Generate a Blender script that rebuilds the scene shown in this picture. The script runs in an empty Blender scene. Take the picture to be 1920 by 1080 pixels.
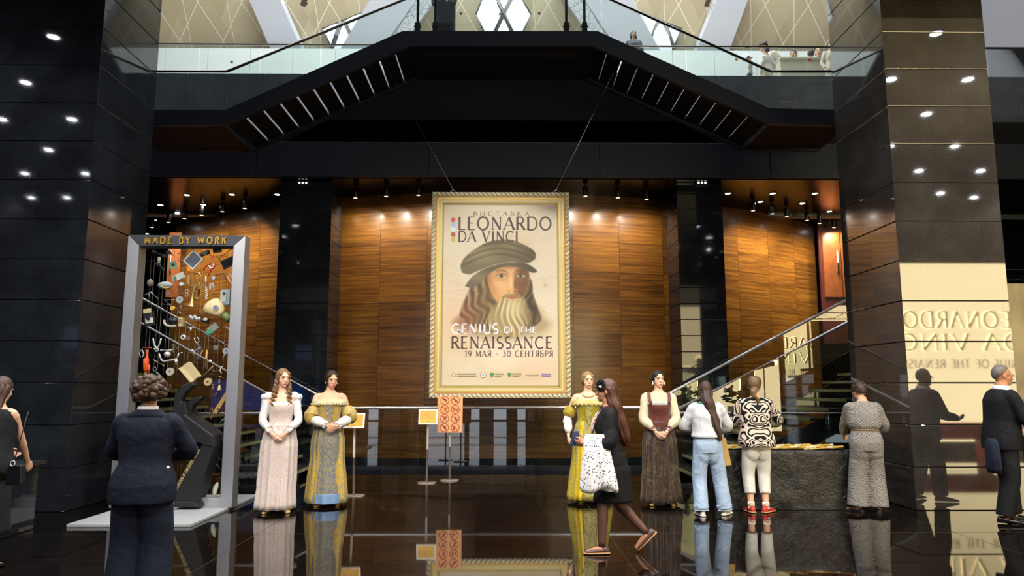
import bpy, bmesh, math, random
from math import sin, cos, pi, radians, atan2, sqrt, hypot
from mathutils import Vector as V, Matrix, noise as mnoise
random.seed(7)
C = bpy.context.scene.collection
SC = bpy.context.scene

# ------------------------------------------------------------------ camera, world, lights, exposure
FPX, CAMH, PITCH, YAW = 1370.0, 1.52, math.atan(188/1370), math.atan(15/1370)
cam_d = bpy.data.cameras.new('camera'); cam = bpy.data.objects.new('camera', cam_d); C.objects.link(cam)
cam_d.sensor_width = 36.0; cam_d.lens = 36.0*FPX/1920.0; cam_d.clip_end = 200
cam.location = (0, 0, CAMH); cam.rotation_euler = (pi/2+PITCH, 0, -YAW)
SC.camera = cam
SC.view_settings.view_transform = 'Standard'; SC.view_settings.look = 'None'
SC.view_settings.gamma = 1.0; SC.view_settings.use_curve_mapping = False
SC.view_settings.exposure = 0.0
SC.cycles.use_denoising = True
SC.cycles.sample_clamp_indirect = 6.0
SC.cycles.caustics_reflective = False; SC.cycles.caustics_refractive = False
SC.cycles.max_bounces = 8; SC.cycles.transparent_max_bounces = 16
w = bpy.data.worlds.new('world'); SC.world = w; w.use_nodes = True
w.node_tree.nodes['Background'].inputs[0].default_value = (0.75, 0.85, 1.0, 1)
w.node_tree.nodes['Background'].inputs[1].default_value = 0.25

def light(name, kind, loc, target, energy, color=(1,1,1), **kw):
    d = bpy.data.lights.new(name, kind); o = bpy.data.objects.new(name, d); C.objects.link(o)
    d.energy = energy; d.color = color
    for k, v in kw.items(): setattr(d, k, v)
    o.location = loc
    o.rotation_euler = (V(target)-V(loc)).to_track_quat('-Z', 'Y').to_euler()
    return o
# daylight through the atrium's roof light
light('skylight', 'AREA', (0, 18.5, 19.4), (0, 17.5, 0), 5600, (.93, .97, 1), shape='RECTANGLE', size=22, size_y=9)
WASH_E, DOWN_E, FRONT_E, KEY_E = 280, 24, 215, 900

# ------------------------------------------------------------------ picture geometry: pixel of the 1920x1080 frame -> point
def ray(px, py):
    x, z, y = (px-960)/FPX, -(py-540)/FPX, 1.0
    y, z = y*cos(PITCH)-z*sin(PITCH), y*sin(PITCH)+z*cos(PITCH)
    x, y = x*cos(YAW)+y*sin(YAW), -x*sin(YAW)+y*cos(YAW)
    return V((x, y, z))
def P(px, py, Y):
    r = ray(px, py); return V((r.x*Y/r.y, Y, CAMH+r.z*Y/r.y))
def G(px, py, Z=0.0):
    r = ray(px, py); t = (Z-CAMH)/r.z; return V((r.x*t, r.y*t, Z))

# ------------------------------------------------------------------ materials
def lin(c):
    if isinstance(c, str):
        c = [int(c[i:i+2], 16)/255 for i in (0, 2, 4)]
        c = [v/12.92 if v <= .04045 else ((v+.055)/1.055)**2.4 for v in c]
    return (c[0], c[1], c[2], 1)
class NT:
    def __init__(s, name):
        s.m = bpy.data.materials.new(name); s.m.use_nodes = True; s.t = s.m.node_tree; s.n = s.t.nodes
        s.b = s.n['Principled BSDF']; s.out = s.n['Material Output']
    def add(s, typ, **kw):
        n = s.n.new('ShaderNode'+typ)
        for k, v in kw.items():
            if k.startswith('i_'):
                key = k[2:]; key = int(key) if key.isdigit() else key.replace('_', ' ')
                s.set(n.inputs[key], v)
            else: setattr(n, k, v)
        return n
    def set(s, sock, v):
        if isinstance(v, bpy.types.NodeSocket): s.t.links.new(v, sock)
        elif isinstance(v, bpy.types.Node): s.t.links.new(v.outputs[0], sock)
        else: sock.default_value = v
    def math(s, op, a, b=0.0, c=None):
        n = s.add('Math', operation=op); s.set(n.inputs[0], a); s.set(n.inputs[1], b)
        if c is not None: s.set(n.inputs[2], c)
        return n.outputs[0]
    def mix(s, f, a, b):
        n = s.add('Mix', data_type='RGBA'); s.set(n.inputs[0], f); s.set(n.inputs[6], a); s.set(n.inputs[7], b)
        return n.outputs[2]
    def ramp(s, f, stops, interp='LINEAR'):
        n = s.add('ValToRGB'); n.color_ramp.interpolation = interp
        e = n.color_ramp.elements
        while len(e) < len(stops): e.new(.5)
        for k, (p, c) in enumerate(stops): e[k].position = p; e[k].color = lin(c)
        s.set(n.inputs[0], f); return n.outputs[0]
    def coord(s, which='Object'): return s.add('TexCoord').outputs[which]
    def mapping(s, vec, scale=(1,1,1), rot=(0,0,0), loc=(0,0,0)):
        n = s.add('Mapping'); s.set(n.inputs[0], vec); n.inputs[1].default_value = loc; n.inputs[2].default_value = rot; n.inputs[3].default_value = scale
        return n.outputs[0]
    def noise(s, vec, scale, detail=3, dist=0.0, rough=.5):
        n = s.add('TexNoise'); s.set(n.inputs['Vector'], vec); n.inputs['Scale'].default_value = scale
        n.inputs['Detail'].default_value = detail; n.inputs['Distortion'].default_value = dist; n.inputs['Roughness'].default_value = rough
        return n.outputs[0]
    def bump(s, h, strength=.3, dist=.02):
        n = s.add('Bump'); n.inputs['Strength'].default_value = strength; n.inputs['Distance'].default_value = dist
        s.set(n.inputs['Height'], h); s.set(s.b.inputs['Normal'], n.outputs[0])
    def base(s, c): s.set(s.b.inputs['Base Color'], c)
    def p(s, **kw):
        for k, v in kw.items(): s.set(s.b.inputs[k.replace('_', ' ')], v)
        return s
_mc = {}
def M(col, rough=.5, metal=0.0, spec=.5, name=None, bump=None, em=0, coat=0, alpha=1, vary=0):
    key = (str(col), rough, metal, spec, str(bump), em, coat, vary)
    if key in _mc: return _mc[key]
    t = NT(name or 'mat_%d' % len(_mc)); c = lin(col)
    if vary:
        nz = t.noise(t.coord(), vary, 4)
        a = tuple(v*.72 for v in c[:3])+(1,); b = tuple(min(1, v*1.22) for v in c[:3])+(1,)
        n = t.add('ValToRGB'); n.color_ramp.elements[0].position = .3; n.color_ramp.elements[1].position = .7
        n.color_ramp.elements[0].color = a; n.color_ramp.elements[1].color = b
        t.set(n.inputs[0], nz); t.base(n.outputs[0])
    else: t.base(c)
    t.p(Roughness=rough, Metallic=metal, Specular_IOR_Level=spec, Coat_Weight=coat)
    if em: t.p(Emission_Color=c, Emission_Strength=em)
    if bump: t.bump(t.noise(t.coord(), bump[0], 4), bump[1], bump[2])
    _mc[key] = t.m; return t.m

def granite(name, a, b, rough=.07, tint=None, spec=.5, coat=0):
    t = NT(name); co = t.coord()
    n1 = t.noise(co, 90, 3, 0, .7); n2 = t.noise(co, 2.2, 3)
    f = t.math('ADD', t.math('MULTIPLY', n1, .8), t.math('MULTIPLY', n2, .35))
    t.base(t.ramp(f, [(.42, a), (.72, b)])); t.p(Roughness=rough, Specular_IOR_Level=spec, Coat_Weight=coat, Coat_Roughness=.03)
    return t.m
def wood(name, c1, c2, c3, uv=True, scale=1.0, rough=.36, panels=None, coat=.25):
    t = NT(name); co = t.coord('UV' if uv else 'Object')
    if panels:
        sep = t.add('SeparateXYZ'); t.set(sep.inputs[0], co)
        u = t.math('DIVIDE', sep.outputs[0], panels[0]); v = t.math('DIVIDE', sep.outputs[1], panels[1])
        cu = t.math('FLOOR', u); cv = t.math('FLOOR', v)
        cmb = t.add('CombineXYZ'); t.set(cmb.inputs[0], cu); t.set(cmb.inputs[1], cv)
        wn = t.add('TexWhiteNoise', noise_dimensions='2D'); t.set(wn.inputs['Vector'], cmb.outputs[0])
        off = t.add('VectorMath', operation='SCALE'); t.set(off.inputs[0], wn.outputs['Color']); off.inputs['Scale'].default_value = 7.0
        ad = t.add('VectorMath', operation='ADD'); t.set(ad.inputs[0], co); t.set(ad.inputs[1], off.outputs[0]); gv = ad.outputs[0]
    else: gv = co
    g1 = t.noise(t.mapping(gv, (.5*scale, 15*scale, 15*scale)), 1.6, 5, .6, .6)
    g2 = t.noise(t.mapping(gv, (1.5*scale, 70*scale, 70*scale)), 2.0, 3, .2)
    f = t.math('ADD', t.math('MULTIPLY', g1, .8), t.math('MULTIPLY', g2, .25))
    if panels:
        f = t.math('ADD', f, t.math('MULTIPLY', t.math('SUBTRACT', wn.outputs['Value'], .5), .12))
    col = t.ramp(f, [(.3, c1), (.5, c2), (.74, c3)])
    if panels:
        fu = t.math('FRACT', u); fv = t.math('FRACT', v)
        ju = t.math('LESS_THAN', t.math('MINIMUM', fu, t.math('SUBTRACT', 1, fu)), .004/panels[0])
        jv = t.math('LESS_THAN', t.math('MINIMUM', fv, t.math('SUBTRACT', 1, fv)), .004/panels[1])
        j = t.math('MAXIMUM', ju, jv)
        col = t.mix(j, col, lin('1a0d05'))
    t.base(col); t.p(Roughness=rough, Coat_Weight=coat, Coat_Roughness=.16)
    return t.m
def glass_mat(name, tint=(.93, .97, .96, 1), boost=1.7):
    t = NT(name); t.n.remove(t.b)
    tr = t.add('BsdfTransparent'); tr.inputs[0].default_value = tint
    gl = t.add('BsdfGlossy'); gl.inputs['Roughness'].default_value = .0
    fr = t.add('Fresnel'); fr.inputs[0].default_value = 1.5
    mx = t.add('MixShader'); t.set(mx.inputs[0], t.math('MINIMUM', t.math('MULTIPLY', fr.outputs[0], boost), 1.0))
    t.set(mx.inputs[1], tr.outputs[0]); t.set(mx.inputs[2], gl.outputs[0]); t.set(t.out.inputs[0], mx.outputs[0])
    return t.m
def emit(name, col, s):
    t = NT(name); t.n.remove(t.b); e = t.add('Emission'); e.inputs[0].default_value = lin(col); e.inputs[1].default_value = s
    t.set(t.out.inputs[0], e.outputs[0]); return t.m

GRANITE = granite('black_granite', '101216', '2a2e34', .04)
GRANITE_B = granite('warm_lit_granite', '24201d', '47423d', .035, spec=1.0, coat=1)  # browner, lighter copy of the granite: mirrored warm light put into the colour
GRANITE_P = granite('granite_panel', '3a3e44', '5a5f66', .25)
FLOORM = granite('floor_granite', '060404', '130d0a', .03)
BLACK = M('07080a', .35, name='black_paint'); BLACKM = M('050506', .7, 0, .25, name='matt_black')
NAVYBLK = M('141c2b', .5, name='dark_fascia', vary=60)
STEEL = M('c9cbd0', .3, 1.0, name='brushed_steel'); CHROME = M('f0f0f2', .42, .75, name='chrome')
ALU = M('b9bac0', .42, .85, name='brushed_aluminium'); WHITE = M('e8e8e6', .5, name='white_paint')
GLASS = glass_mat('clear_glass'); GLASSD = glass_mat('rail_glass', (.9, .93, .9, 1), 1.6)
WOODP = wood('walnut_panel', '2a1807', '633c12', '8f5f1e', panels=(1.03, .66))
OAK = M('b98a4c', .5, name='pale_wood', vary=30); DKWOOD = M('6b4526', .5, name='brown_wood', vary=30)
GOLD = M('c79a36', .35, .8, name='gold_letter')
LAMP = emit('lamp_lens', 'ffffff', 45); LAMPB = emit('front_lamp_lens', 'f4f8ff', 120)

# ------------------------------------------------------------------ mesh builder
def frame_of(d):
    d = V(d).normalized(); up = V((0, 0, 1)) if abs(d.z) < .95 else V((0, 1, 0))
    a = d.cross(up).normalized(); return a, a.cross(d).normalized(), d
class MB:
    def __init__(s): s.v = []; s.f = []; s.m = []; s.sm = []; s.uv = None
    def face(s, idx, mi=0, sm=False): s.f.append(tuple(idx)); s.m.append(mi); s.sm.append(sm)
    def pts(s, pts):
        n = len(s.v); s.v.extend(V(p) for p in pts); return n
    def box(s, lo, hi, mi=0, mat=None):
        x0, y0, z0 = lo; x1, y1, z1 = hi
        q = [V(p) for p in ((x0,y0,z0),(x1,y0,z0),(x1,y1,z0),(x0,y1,z0),(x0,y0,z1),(x1,y0,z1),(x1,y1,z1),(x0,y1,z1))]
        if mat is not None: q = [mat @ p for p in q]
        n = s.pts(q)
        for f in ((0,3,2,1),(4,5,6,7),(0,1,5,4),(1,2,6,5),(2,3,7,6),(3,0,4,7)): s.face([n+i for i in f], mi)
        return s
    def cbox(s, c, size, rot=(0,0,0), mi=0):
        from mathutils import Euler
        m = Matrix.Translation(V(c)) @ Euler(rot).to_matrix().to_4x4(); h = V(size)/2
        return s.box(-h, h, mi, m)
    def ring(s, c, a, b, ra, rb, n=12, ph=0, p=1.0):
        out = []
        for i in range(n):
            t = 2*pi*i/n+ph; ct, st = cos(t), sin(t)
            if p != 1: ct = math.copysign(abs(ct)**p, ct); st = math.copysign(abs(st)**p, st)
            out.append(V(c)+V(a)*ra*ct+V(b)*rb*st)
        return out
    def loft(s, rings, cap0=True, cap1=True, mi=0, sm=True, close=True):
        n = len(rings[0]); base = [s.pts(r) for r in rings]
        for k in range(len(rings)-1):
            for i in range(n if close else n-1):
                j = (i+1) % n
                s.face((base[k]+i, base[k]+j, base[k+1]+j, base[k+1]+i), mi, sm)
        if cap0: s.face([base[0]+i for i in reversed(range(n))], mi)
        if cap1: s.face([base[-1]+i for i in range(n)], mi)
        return s
    def tube(s, path, r, n=8, mi=0, cap=True, flat=None, sm=True):
        path = [V(p) for p in path]; k = len(path)
        rs = r if isinstance(r, (list, tuple)) else [r]*k
        rings = []; pa = None
        for i in range(k):
            d = path[min(i+1, k-1)]-path[max(i-1, 0)]
            if d.length < 1e-9: d = V((0,0,1))
            d.normalize()
            if pa is None: a, b, _ = frame_of(d)
            else:
                a = (pa-d*pa.dot(d)); a = a.normalized() if a.length > 1e-6 else frame_of(d)[0]; b = d.cross(a)
            pa = a; q = rs[i]
            ra, rb = q if isinstance(q, (list, tuple)) else (q, q)
            rings.append(s.ring(path[i], a, b, ra, rb, n))
        return s.loft(rings, cap, cap, mi, sm)
    def cyl(s, p0, p1, r, n=16, mi=0, r1=None): return s.tube([p0, p1], [r, r if r1 is None else r1], n, mi)
    def lathe(s, prof, c=(0,0,0), axis=(0,0,1), n=20, mi=0, cap=True, sm=True):
        a, b, d = frame_of(axis); c = V(c)
        return s.loft([s.ring(c+d*h, a, b, max(r, 1e-4), max(r, 1e-4), n) for r, h in prof], cap, cap, mi, sm)
    def ell(s, c, r, n=14, m=9, mi=0, rot=None):
        rings = []; c = V(c); r = V(r) if not isinstance(r, (int, float)) else V((r, r, r))
        for k in range(m+1):
            t = pi*k/m; z = -cos(t); q = max(sin(t), .02); row = []
            for i in range(n):
                p = V((r.x*q*cos(2*pi*i/n), r.y*q*sin(2*pi*i/n), r.z*z))
                row.append(c+(rot @ p if rot is not None else p))
            rings.append(row)
        return s.loft(rings, True, True, mi)
    def prism(s, poly, o, a, b, d, mi=0, back=True):
        """poly in (a,b) axes from origin o, extruded along vector d"""
        o, a, b, d = V(o), V(a), V(b), V(d); k = len(poly)
        n = s.pts([o+a*x+b*y for x, y in poly]+[o+a*x+b*y+d for x, y in poly])
        s.face([n+i for i in range(k)], mi)
        s.face([n+k+i for i in reversed(range(k))], mi)
        for i in range(k):
            j = (i+1) % k; s.face((n+j, n+i, n+k+i, n+k+j), mi)
        return s
    def build(s, name, mats, parent=None, loc=None, bevel=0, fix=True):
        me = bpy.data.meshes.new(name); o = loc and V(loc) or V((0,0,0))
        me.from_pydata([tuple(p-o) for p in s.v], [], s.f)
        for m in (mats if isinstance(mats, (list, tuple)) else [mats]): me.materials.append(m)
        me.polygons.foreach_set('material_index', s.m); me.polygons.foreach_set('use_smooth', s.sm)
        if s.uv:
            l = me.uv_layers.new()
            for lp in me.loops: l.data[lp.index].uv = s.uv[lp.vertex_index]
        if fix:
            bm = bmesh.new(); bm.from_mesh(me); bmesh.ops.recalc_face_normals(bm, faces=bm.faces); bm.to_mesh(me); bm.free()
        me.update()
        ob = bpy.data.objects.new(name, me); C.objects.link(ob); ob.location = o
        if parent: ob.parent = parent
        if bevel:
            b = ob.modifiers.new('bevel', 'BEVEL'); b.width = bevel; b.segments = 2; b.limit_method = 'ANGLE'
        return ob
def lerp(a, b, t): return a+(b-a)*t
def smoothline(pts, k=6):
    pts = [V(p) for p in pts]; out = []
    for i in range(len(pts)-1):
        p0, p1, p2, p3 = pts[max(i-1,0)], pts[i], pts[i+1], pts[min(i+2, len(pts)-1)]
        for j in range(k):
            t = j/k
            out.append(.5*((2*p1)+(p2-p0)*t+(2*p0-5*p1+4*p2-p3)*t*t+(3*p1-p0-3*p2+p3)*t**3))
    out.append(pts[-1]); return out
def tag(o, label, cat, group=None, kind=None):
    if label: o['label'] = label
    if cat: o['category'] = cat
    if group: o['group'] = group
    if kind: o['kind'] = kind
    return o
def struct(o, label=None, cat=None):
    o['kind'] = 'structure'
    if label: o['label'] = label
    if cat: o['category'] = cat
    return o
def thing(name, label, cat, loc=(0,0,0), rotz=0, group=None, scale=1):
    o = bpy.data.objects.new(name, None); C.objects.link(o); o.location = loc; o.rotation_euler = (0,0,rotz); o.scale = (scale,)*3
    o.empty_display_size = .1
    return tag(o, label, cat, group)
def dup(root, loc, label=None, rotz=None):
    r = root.copy(); C.objects.link(r); r.location = loc
    if rotz is not None: r.rotation_euler = (0,0,rotz)
    if label: r['label'] = label
    for ch in list(root.children):
        c = ch.copy(); C.objects.link(c); c.parent = r
        for g in list(ch.children):
            d = g.copy(); C.objects.link(d); d.parent = c
    return r

# ------------------------------------------------------------------ lettering: glyphs drawn as thick / thin strokes
def arc(cx, cy, rx, ry, a0, a1, n=12): return [(cx+rx*cos(radians(a0+(a1-a0)*i/n)), cy+ry*sin(radians(a0+(a1-a0)*i/n))) for i in range(n+1)]
K, N_ = 1.0, .45                              # thick, thin
def bowl(x, y0, y1, w): return [(x, y1), (x+w*.45, y1)]+arc(x+w*.45, (y0+y1)/2, w*.55, (y1-y0)/2, 90, -90, 8)+[(x, y0)]
GL = {
'A': (.72, [([(.02,0),(.36,1)], N_), ([(.36,1),(.70,0)], K), ([(.16,.36),(.56,.36)], N_)], [(.02,0),(.70,0)]),
'B': (.58, [([(.1,0),(.1,1)], K), (bowl(.1,.52,1,.4), .7), (bowl(.1,0,.52,.46), .8)], [(.1,0),(.1,1)]),
'C': (.74, [(arc(.42,.5,.36,.5,48,312,16), .8)], []),
'D': (.76, [([(.1,0),(.1,1)], K), (bowl(.1,0,1,.6), .7)], [(.1,0),(.1,1)]),
'E': (.56, [([(.1,0),(.1,1)], K), ([(.1,1),(.5,1)], N_), ([(.1,.52),(.42,.52)], N_), ([(.1,0),(.52,0)], N_)], [(.1,0),(.1,1)]),
'F': (.52, [([(.1,0),(.1,1)], K), ([(.1,1),(.5,1)], N_), ([(.1,.52),(.42,.52)], N_)], [(.1,0),(.1,1)]),
'G': (.78, [(arc(.42,.5,.36,.5,48,330,16), .8), ([(.72,.42),(.72,.1)], K), ([(.5,.42),(.76,.42)], N_)], []),
'H': (.76, [([(.12,0),(.12,1)], K), ([(.64,0),(.64,1)], K), ([(.12,.52),(.64,.52)], N_)], [(.12,0),(.12,1),(.64,0),(.64,1)]),
'I': (.28, [([(.14,0),(.14,1)], K)], [(.14,0),(.14,1)]),
'K': (.68, [([(.1,0),(.1,1)], K), ([(.1,.45),(.58,1)], N_), ([(.26,.62),(.62,0)], K)], [(.1,0),(.1,1),(.62,0),(.58,1)]),
'L': (.52, [([(.1,0),(.1,1)], K), ([(.1,0),(.5,0)], N_)], [(.1,0),(.1,1)]),
'M': (.86, [([(.1,0),(.14,1)], N_), ([(.14,1),(.43,.12)], K), ([(.43,.12),(.72,1)], N_), ([(.72,1),(.76,0)], K)], [(.1,0),(.76,0)]),
'N': (.78, [([(.12,0),(.12,1)], N_), ([(.12,1),(.66,0)], K), ([(.66,0),(.66,1)], N_)], [(.12,0),(.66,1)]),
'O': (.84, [(arc(.42,.5,.36,.5,0,360,24), .85)], []),
'P': (.56, [([(.1,0),(.1,1)], K), (bowl(.1,.46,1,.44), .7)], [(.1,0),(.1,1)]),
'R': (.64, [([(.1,0),(.1,1)], K), (bowl(.1,.5,1,.42), .7), ([(.3,.5),(.6,0)], K)], [(.1,0),(.1,1),(.6,0)]),
'S': (.52, [(arc(.27,.74,.2,.26,50,270,10)+arc(.27,.24,.22,.24,90,-130,10), .85)], []),
'T': (.64, [([(.32,0),(.32,1)], K), ([(.04,1),(.6,1)], N_)], [(.32,0)]),
'U': (.76, [([(.12,1),(.12,.32)]+arc(.38,.32,.26,.32,180,360,10)+[(.64,1)], .8)], [(.12,1),(.64,1)]),
'V': (.72, [([(.04,1),(.36,0)], K), ([(.36,0),(.68,1)], N_)], [(.04,1),(.68,1)]),
'W': (1.0, [([(.04,1),(.27,0)], K), ([(.27,0),(.5,.9)], N_), ([(.5,.9),(.73,0)], K), ([(.73,0),(.96,1)], N_)], [(.04,1),(.96,1)]),
'Y': (.66, [([(.04,1),(.33,.5)], K), ([(.33,.5),(.62,1)], N_), ([(.33,.5),(.33,0)], K)], [(.33,0)]),
'Z': (.6, [([(.06,1),(.54,1)], N_), ([(.54,1),(.06,0)], K), ([(.06,0),(.56,0)], N_)], []),
'y': (.8, [([(.1,0),(.1,1)], K), (bowl(.1,0,.52,.4), .7), ([(.7,0),(.7,1)], K)], [(.1,0),(.1,1),(.7,0),(.7,1)]),   # Cyrillic yery
'b': (.58, [([(.1,0),(.1,1)], K), ([(.1,1),(.5,1)], N_), (bowl(.1,0,.56,.44), .8)], [(.1,0)]),                   # Cyrillic be
'r': (.64, [([(.54,0),(.54,1)], K), ([(x*-1+.64, y) for x, y in bowl(.1,.46,1,.42)], .7), ([(.36,.46),(.06,0)], K)], [(.54,0),(.54,1)]),  # Cyrillic ya
'd': (.8, [([(.1,0),(.7,0)], N_), ([(.18,0),(.4,1)], N_), ([(.4,1),(.62,0)], K)], []),
'x': (.68, [([(.06,1),(.6,0)], K), ([(.06,0),(.6,1)], N_)], []),
'1': (.36, [([(.06,.8),(.2,1),(.2,0)], K)], [(.2,0)]),
'9': (.58, [(arc(.28,.7,.22,.28,0,360,16), .7), ([(.5,.7)]+arc(.2,.7,.3,.7,0,-80,8), .8)], []),
'3': (.54, [([(.08,1),(.46,1),(.24,.6)]+arc(.22,.3,.26,.3,80,-130,10), .8)], []),
'0': (.66, [(arc(.33,.5,.26,.5,0,360,20), .85)], []),
'-': (.5, [([(.1,.42),(.4,.42)], N_)], []),
'"': (.34, [([(.1,1),(.1,.74)], .7), ([(.24,1),(.24,.74)], .7)], []),
'>': (.9, [([(.05,.5),(.8,.5)], K), ([(.55,.78),(.82,.5),(.55,.22)], K)], []),
' ': (.36, [], []),
}
def stroke2d(mb, pts, w, o, a, b, d):
    """a flat ribbon of half width w along 2-D points, extruded by d"""
    k = len(pts); closed = hypot(pts[0][0]-pts[-1][0], pts[0][1]-pts[-1][1]) < 1e-4
    L, R = [], []
    for i in range(k):
        p = pts[i]; q0 = pts[i-1] if i > 0 else (pts[-2] if closed else p); q1 = pts[i+1] if i < k-1 else (pts[1] if closed else p)
        dx, dy = q1[0]-q0[0], q1[1]-q0[1]; h = hypot(dx, dy) or 1; nx, ny = -dy/h, dx/h
        L.append((p[0]+nx*w, p[1]+ny*w)); R.append((p[0]-nx*w, p[1]-ny*w))
    for i in range(k-1):
        n = mb.pts([o+a*x+b*y for x, y in (L[i], R[i], R[i+1], L[i+1])]+[o+a*x+b*y+d for x, y in (L[i], R[i], R[i+1], L[i+1])])
        for f in ((4,5,6,7),(0,3,2,1),(0,1,5,4),(2,3,7,6),(1,2,6,5),(3,0,4,7)): mb.face([n+q for q in f])
def text_w(s, sp=.12): return sum(GL[c][0]+sp for c in s)-sp
def text(mb, s, o, a, b, d, h, width=None, wt=.075, serif=True, sp=.12, uni=False):
    """letters of height h from origin o along unit a (right) and b (up), thickness vector d"""
    o, a, b, d = V(o), V(a), V(b), V(d); tot = text_w(s, sp)
    sx = h if width is None else width/tot
    x = 0
    for c in s:
        gw, st, sf = GL[c]
        for pts, k in st:
            stroke2d(mb, [((x+px)*sx, py*h) for px, py in pts], wt*(.75 if uni else k)*h*.62, o, a, b, d)
        if serif:
            for px, py in sf: stroke2d(mb, [((x+px-.1)*sx, (py*.95+.025)*h), ((x+px+.1)*sx, (py*.95+.025)*h)], wt*.22*h, o, a, b, d)
        x += gw+sp
    return mb
# ================================================================== THE HALL
HALL = -.17                                    # the hall's axis
# floor: polished black stone, thin joints
m = MB(); m.box((-16, -7, -.2), (16, 21, 0)); struct(m.build('floor', FLOORM))
m = MB()
for y in (5.0, 8.0, 11.0): m.box((-16, y-.003, .0002), (16, y+.003, .0008))
for x in (-6.3, -2.6, 1.1, 4.8): m.box((x-.003, -7, .0002), (x+.003, 13.2, .0008))
struct(m.build('trim_1', M('1c1815', .45, name='floor_joint')), 'thin joints between the polished black floor slabs', 'joint')

# square granite pillars built up from courses
def pillar(x0, x1, y0, y1, z1, course, mt, label, first=0.0):
    m = MB(); m.box((x0+.012, y0+.012, 0), (x1-.012, y1-.012, z1-.02), 1); z = first
    while z < z1-.01:
        t = min(z+course, z1); m.box((x0, y0, z+.004), (x1, y1, t-.004)); z = t
    o = m.build('pillar', [mt, BLACKM], bevel=.006); return struct(o, label, 'pillar')
XR, XL = P(1719, 950, 9.4).x, P(121, 950, 9.4).x
pillar(XR, XR+1.41, 9.4, 10.95, 9.5, .53, GRANITE_B, 'tall near granite pillar on the right, with a bright sign mirrored in its front')
pillar(XL-1.6, XL, 9.4, 10.95, 9.5, .53, GRANITE, 'tall near black granite pillar on the left behind the metal display frame')
IY = 14.3
xl0, xl1 = P(520, 500, IY).x, P(618, 500, IY).x
xr0, xr1 = P(1273, 500, IY).x, P(1359, 500, IY).x
ZC = 5.64                                       # underside of the low ceiling
pillar(xl0, xl1, IY, IY+.95, ZC, .318, GRANITE, 'slim black granite pillar between the wood panels, left of the hanging poster')
pillar(xr0, xr1, IY, IY+.95, ZC, .318, GRANITE, 'slim black granite pillar between the wood panels, right of the hanging poster')

# the wooden drum: convex wall
DR, DC = 12.0, 15.1+12.0
m = MB(); n = 96; m.uv = []
prev = None
for i in range(n+1):
    t = -.75+1.49*i/n; x = HALL+DR*sin(t); y = DC-DR*cos(t)
    k = m.pts([(x, y, .0), (x, y, ZC)]); m.uv += [(DR*t+20, 0), (DR*t+20, ZC)]
    if i: m.face((k-2, k, k+1, k-1), 0, True)
o = m.build('wall_back', WOODP, fix=False); struct(o, 'curved wall of glossy brown walnut panels', 'wall')
m = MB()
arcp = [(HALL+(DR+.02)*sin(t), DC-(DR+.02)*cos(t)) for t in [-.75+1.49*i/48 for i in range(49)]]
for i in range(48):
    (xa, ya), (xb, yb) = arcp[i], arcp[i+1]
    n0 = m.pts([(xa, ya, 0), (xb, yb, 0), (xb, yb, .11), (xa, ya, .11)]); m.face((n0, n0+1, n0+2, n0+3))
struct(m.build('baseboard_back', GRANITE), 'black stone skirting along the curved wood wall', 'skirting')
# low ceiling over the drum's front, its fascia, and a black sheet standing in for the recess's shade above
m = MB(); m.box((-14, 14.1, ZC), (14, 25, ZC+.15)); struct(m.build('ceiling', M('060606', .2, 0, .1, name='gloss_black_ceiling')))
zb0, zb1 = P(945, 333, 14.05).z, P(945, 268, 14.05).z
m = MB()
for k in range(-4, 4):
    m.box((k*3.4+1.9, 14.02, zb0), (k*3.4+5.29, 14.1, zb1))
m.box((-14, 14.1, zb0), (14, 14.28, zb1)); struct(m.build('beam', NAVYBLK, bevel=.006), 'wide dark fascia beam above the wood wall', 'beam')
m = MB(); m.box((-14, 15.0, ZC+.15), (14, 15.2, 7.2)); m.prism([(P(*q, 15.0).x, P(*q, 15.0).z) for q in ((470, 300), (690, 185), (752, 80), (1122, 80), (1188, 185), (1410, 300))], (0, 15.0, 0), (1,0,0), (0,0,1), (0,.2,0)); struct(m.build('recess_shade', BLACKM), 'black sheet standing in for the shaded recess under the stair bridge', 'wall')
# inside of the side walls of the pit under the stairs, side walls of the hall
m = MB(); m.box((-14.2, -7, 0), (-14, 26, 9)); struct(m.build('wall_left', M('0b0b0c', .6)), None, 'wall')
m = MB(); m.box((14, -7, 0), (14.2, 26, 9)); struct(m.build('wall_right', M('0b0b0c', .6)), None, 'wall')

# red doors on the right end of the drum, and their landing
ang = .83
def door(name, x0, x1, px0, px1, Y):
    a, b = P(px0, 433, Y), P(px1, 433, Y); z0 = P(px0, 557, Y).z; z1 = P(px0, 436, Y).z
    m = MB(); m.box((a.x, Y, z0), (b.x, Y+.06, z1)); d = struct(m.build(name, M('60300f', .4, name='red_wood', vary=6)))
    m = MB(); hx = b.x-.1 if name == 'door_1' else a.x+.1
    m.tube([(hx, Y-.06, z0+.55), (hx, Y-.06, z0+1.15)], .014); m.cyl((hx, Y, z0+.6), (hx, Y-.06, z0+.6), .01); m.cyl((hx, Y, z0+1.1), (hx, Y-.06, z0+1.1), .01)
    m.build('door_handle', STEEL, d)
door('door_1', 0, 0, 1541, 1573, 17.6); door('door_2', 0, 0, 1575, 1606, 17.6)
a, b = P(1534, 433, 17.68), P(1640, 433, 17.68)
m = MB(); m.box((a.x, 17.67, 2.6), (b.x+.6, 17.75, ZC)); struct(m.build('wall_door', M('3c0a08', .5, name='dark_red')), 'dark red wall round the upper doors at the right', 'wall')
m = MB(); m.box((-14, 24.7, 0), (14, 24.9, 9)); struct(m.build('wall_rear', BLACKM), 'black wall far behind the curved wood wall', 'wall')
door('door_3', 0, 0, 318, 341, 17.6)

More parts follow.
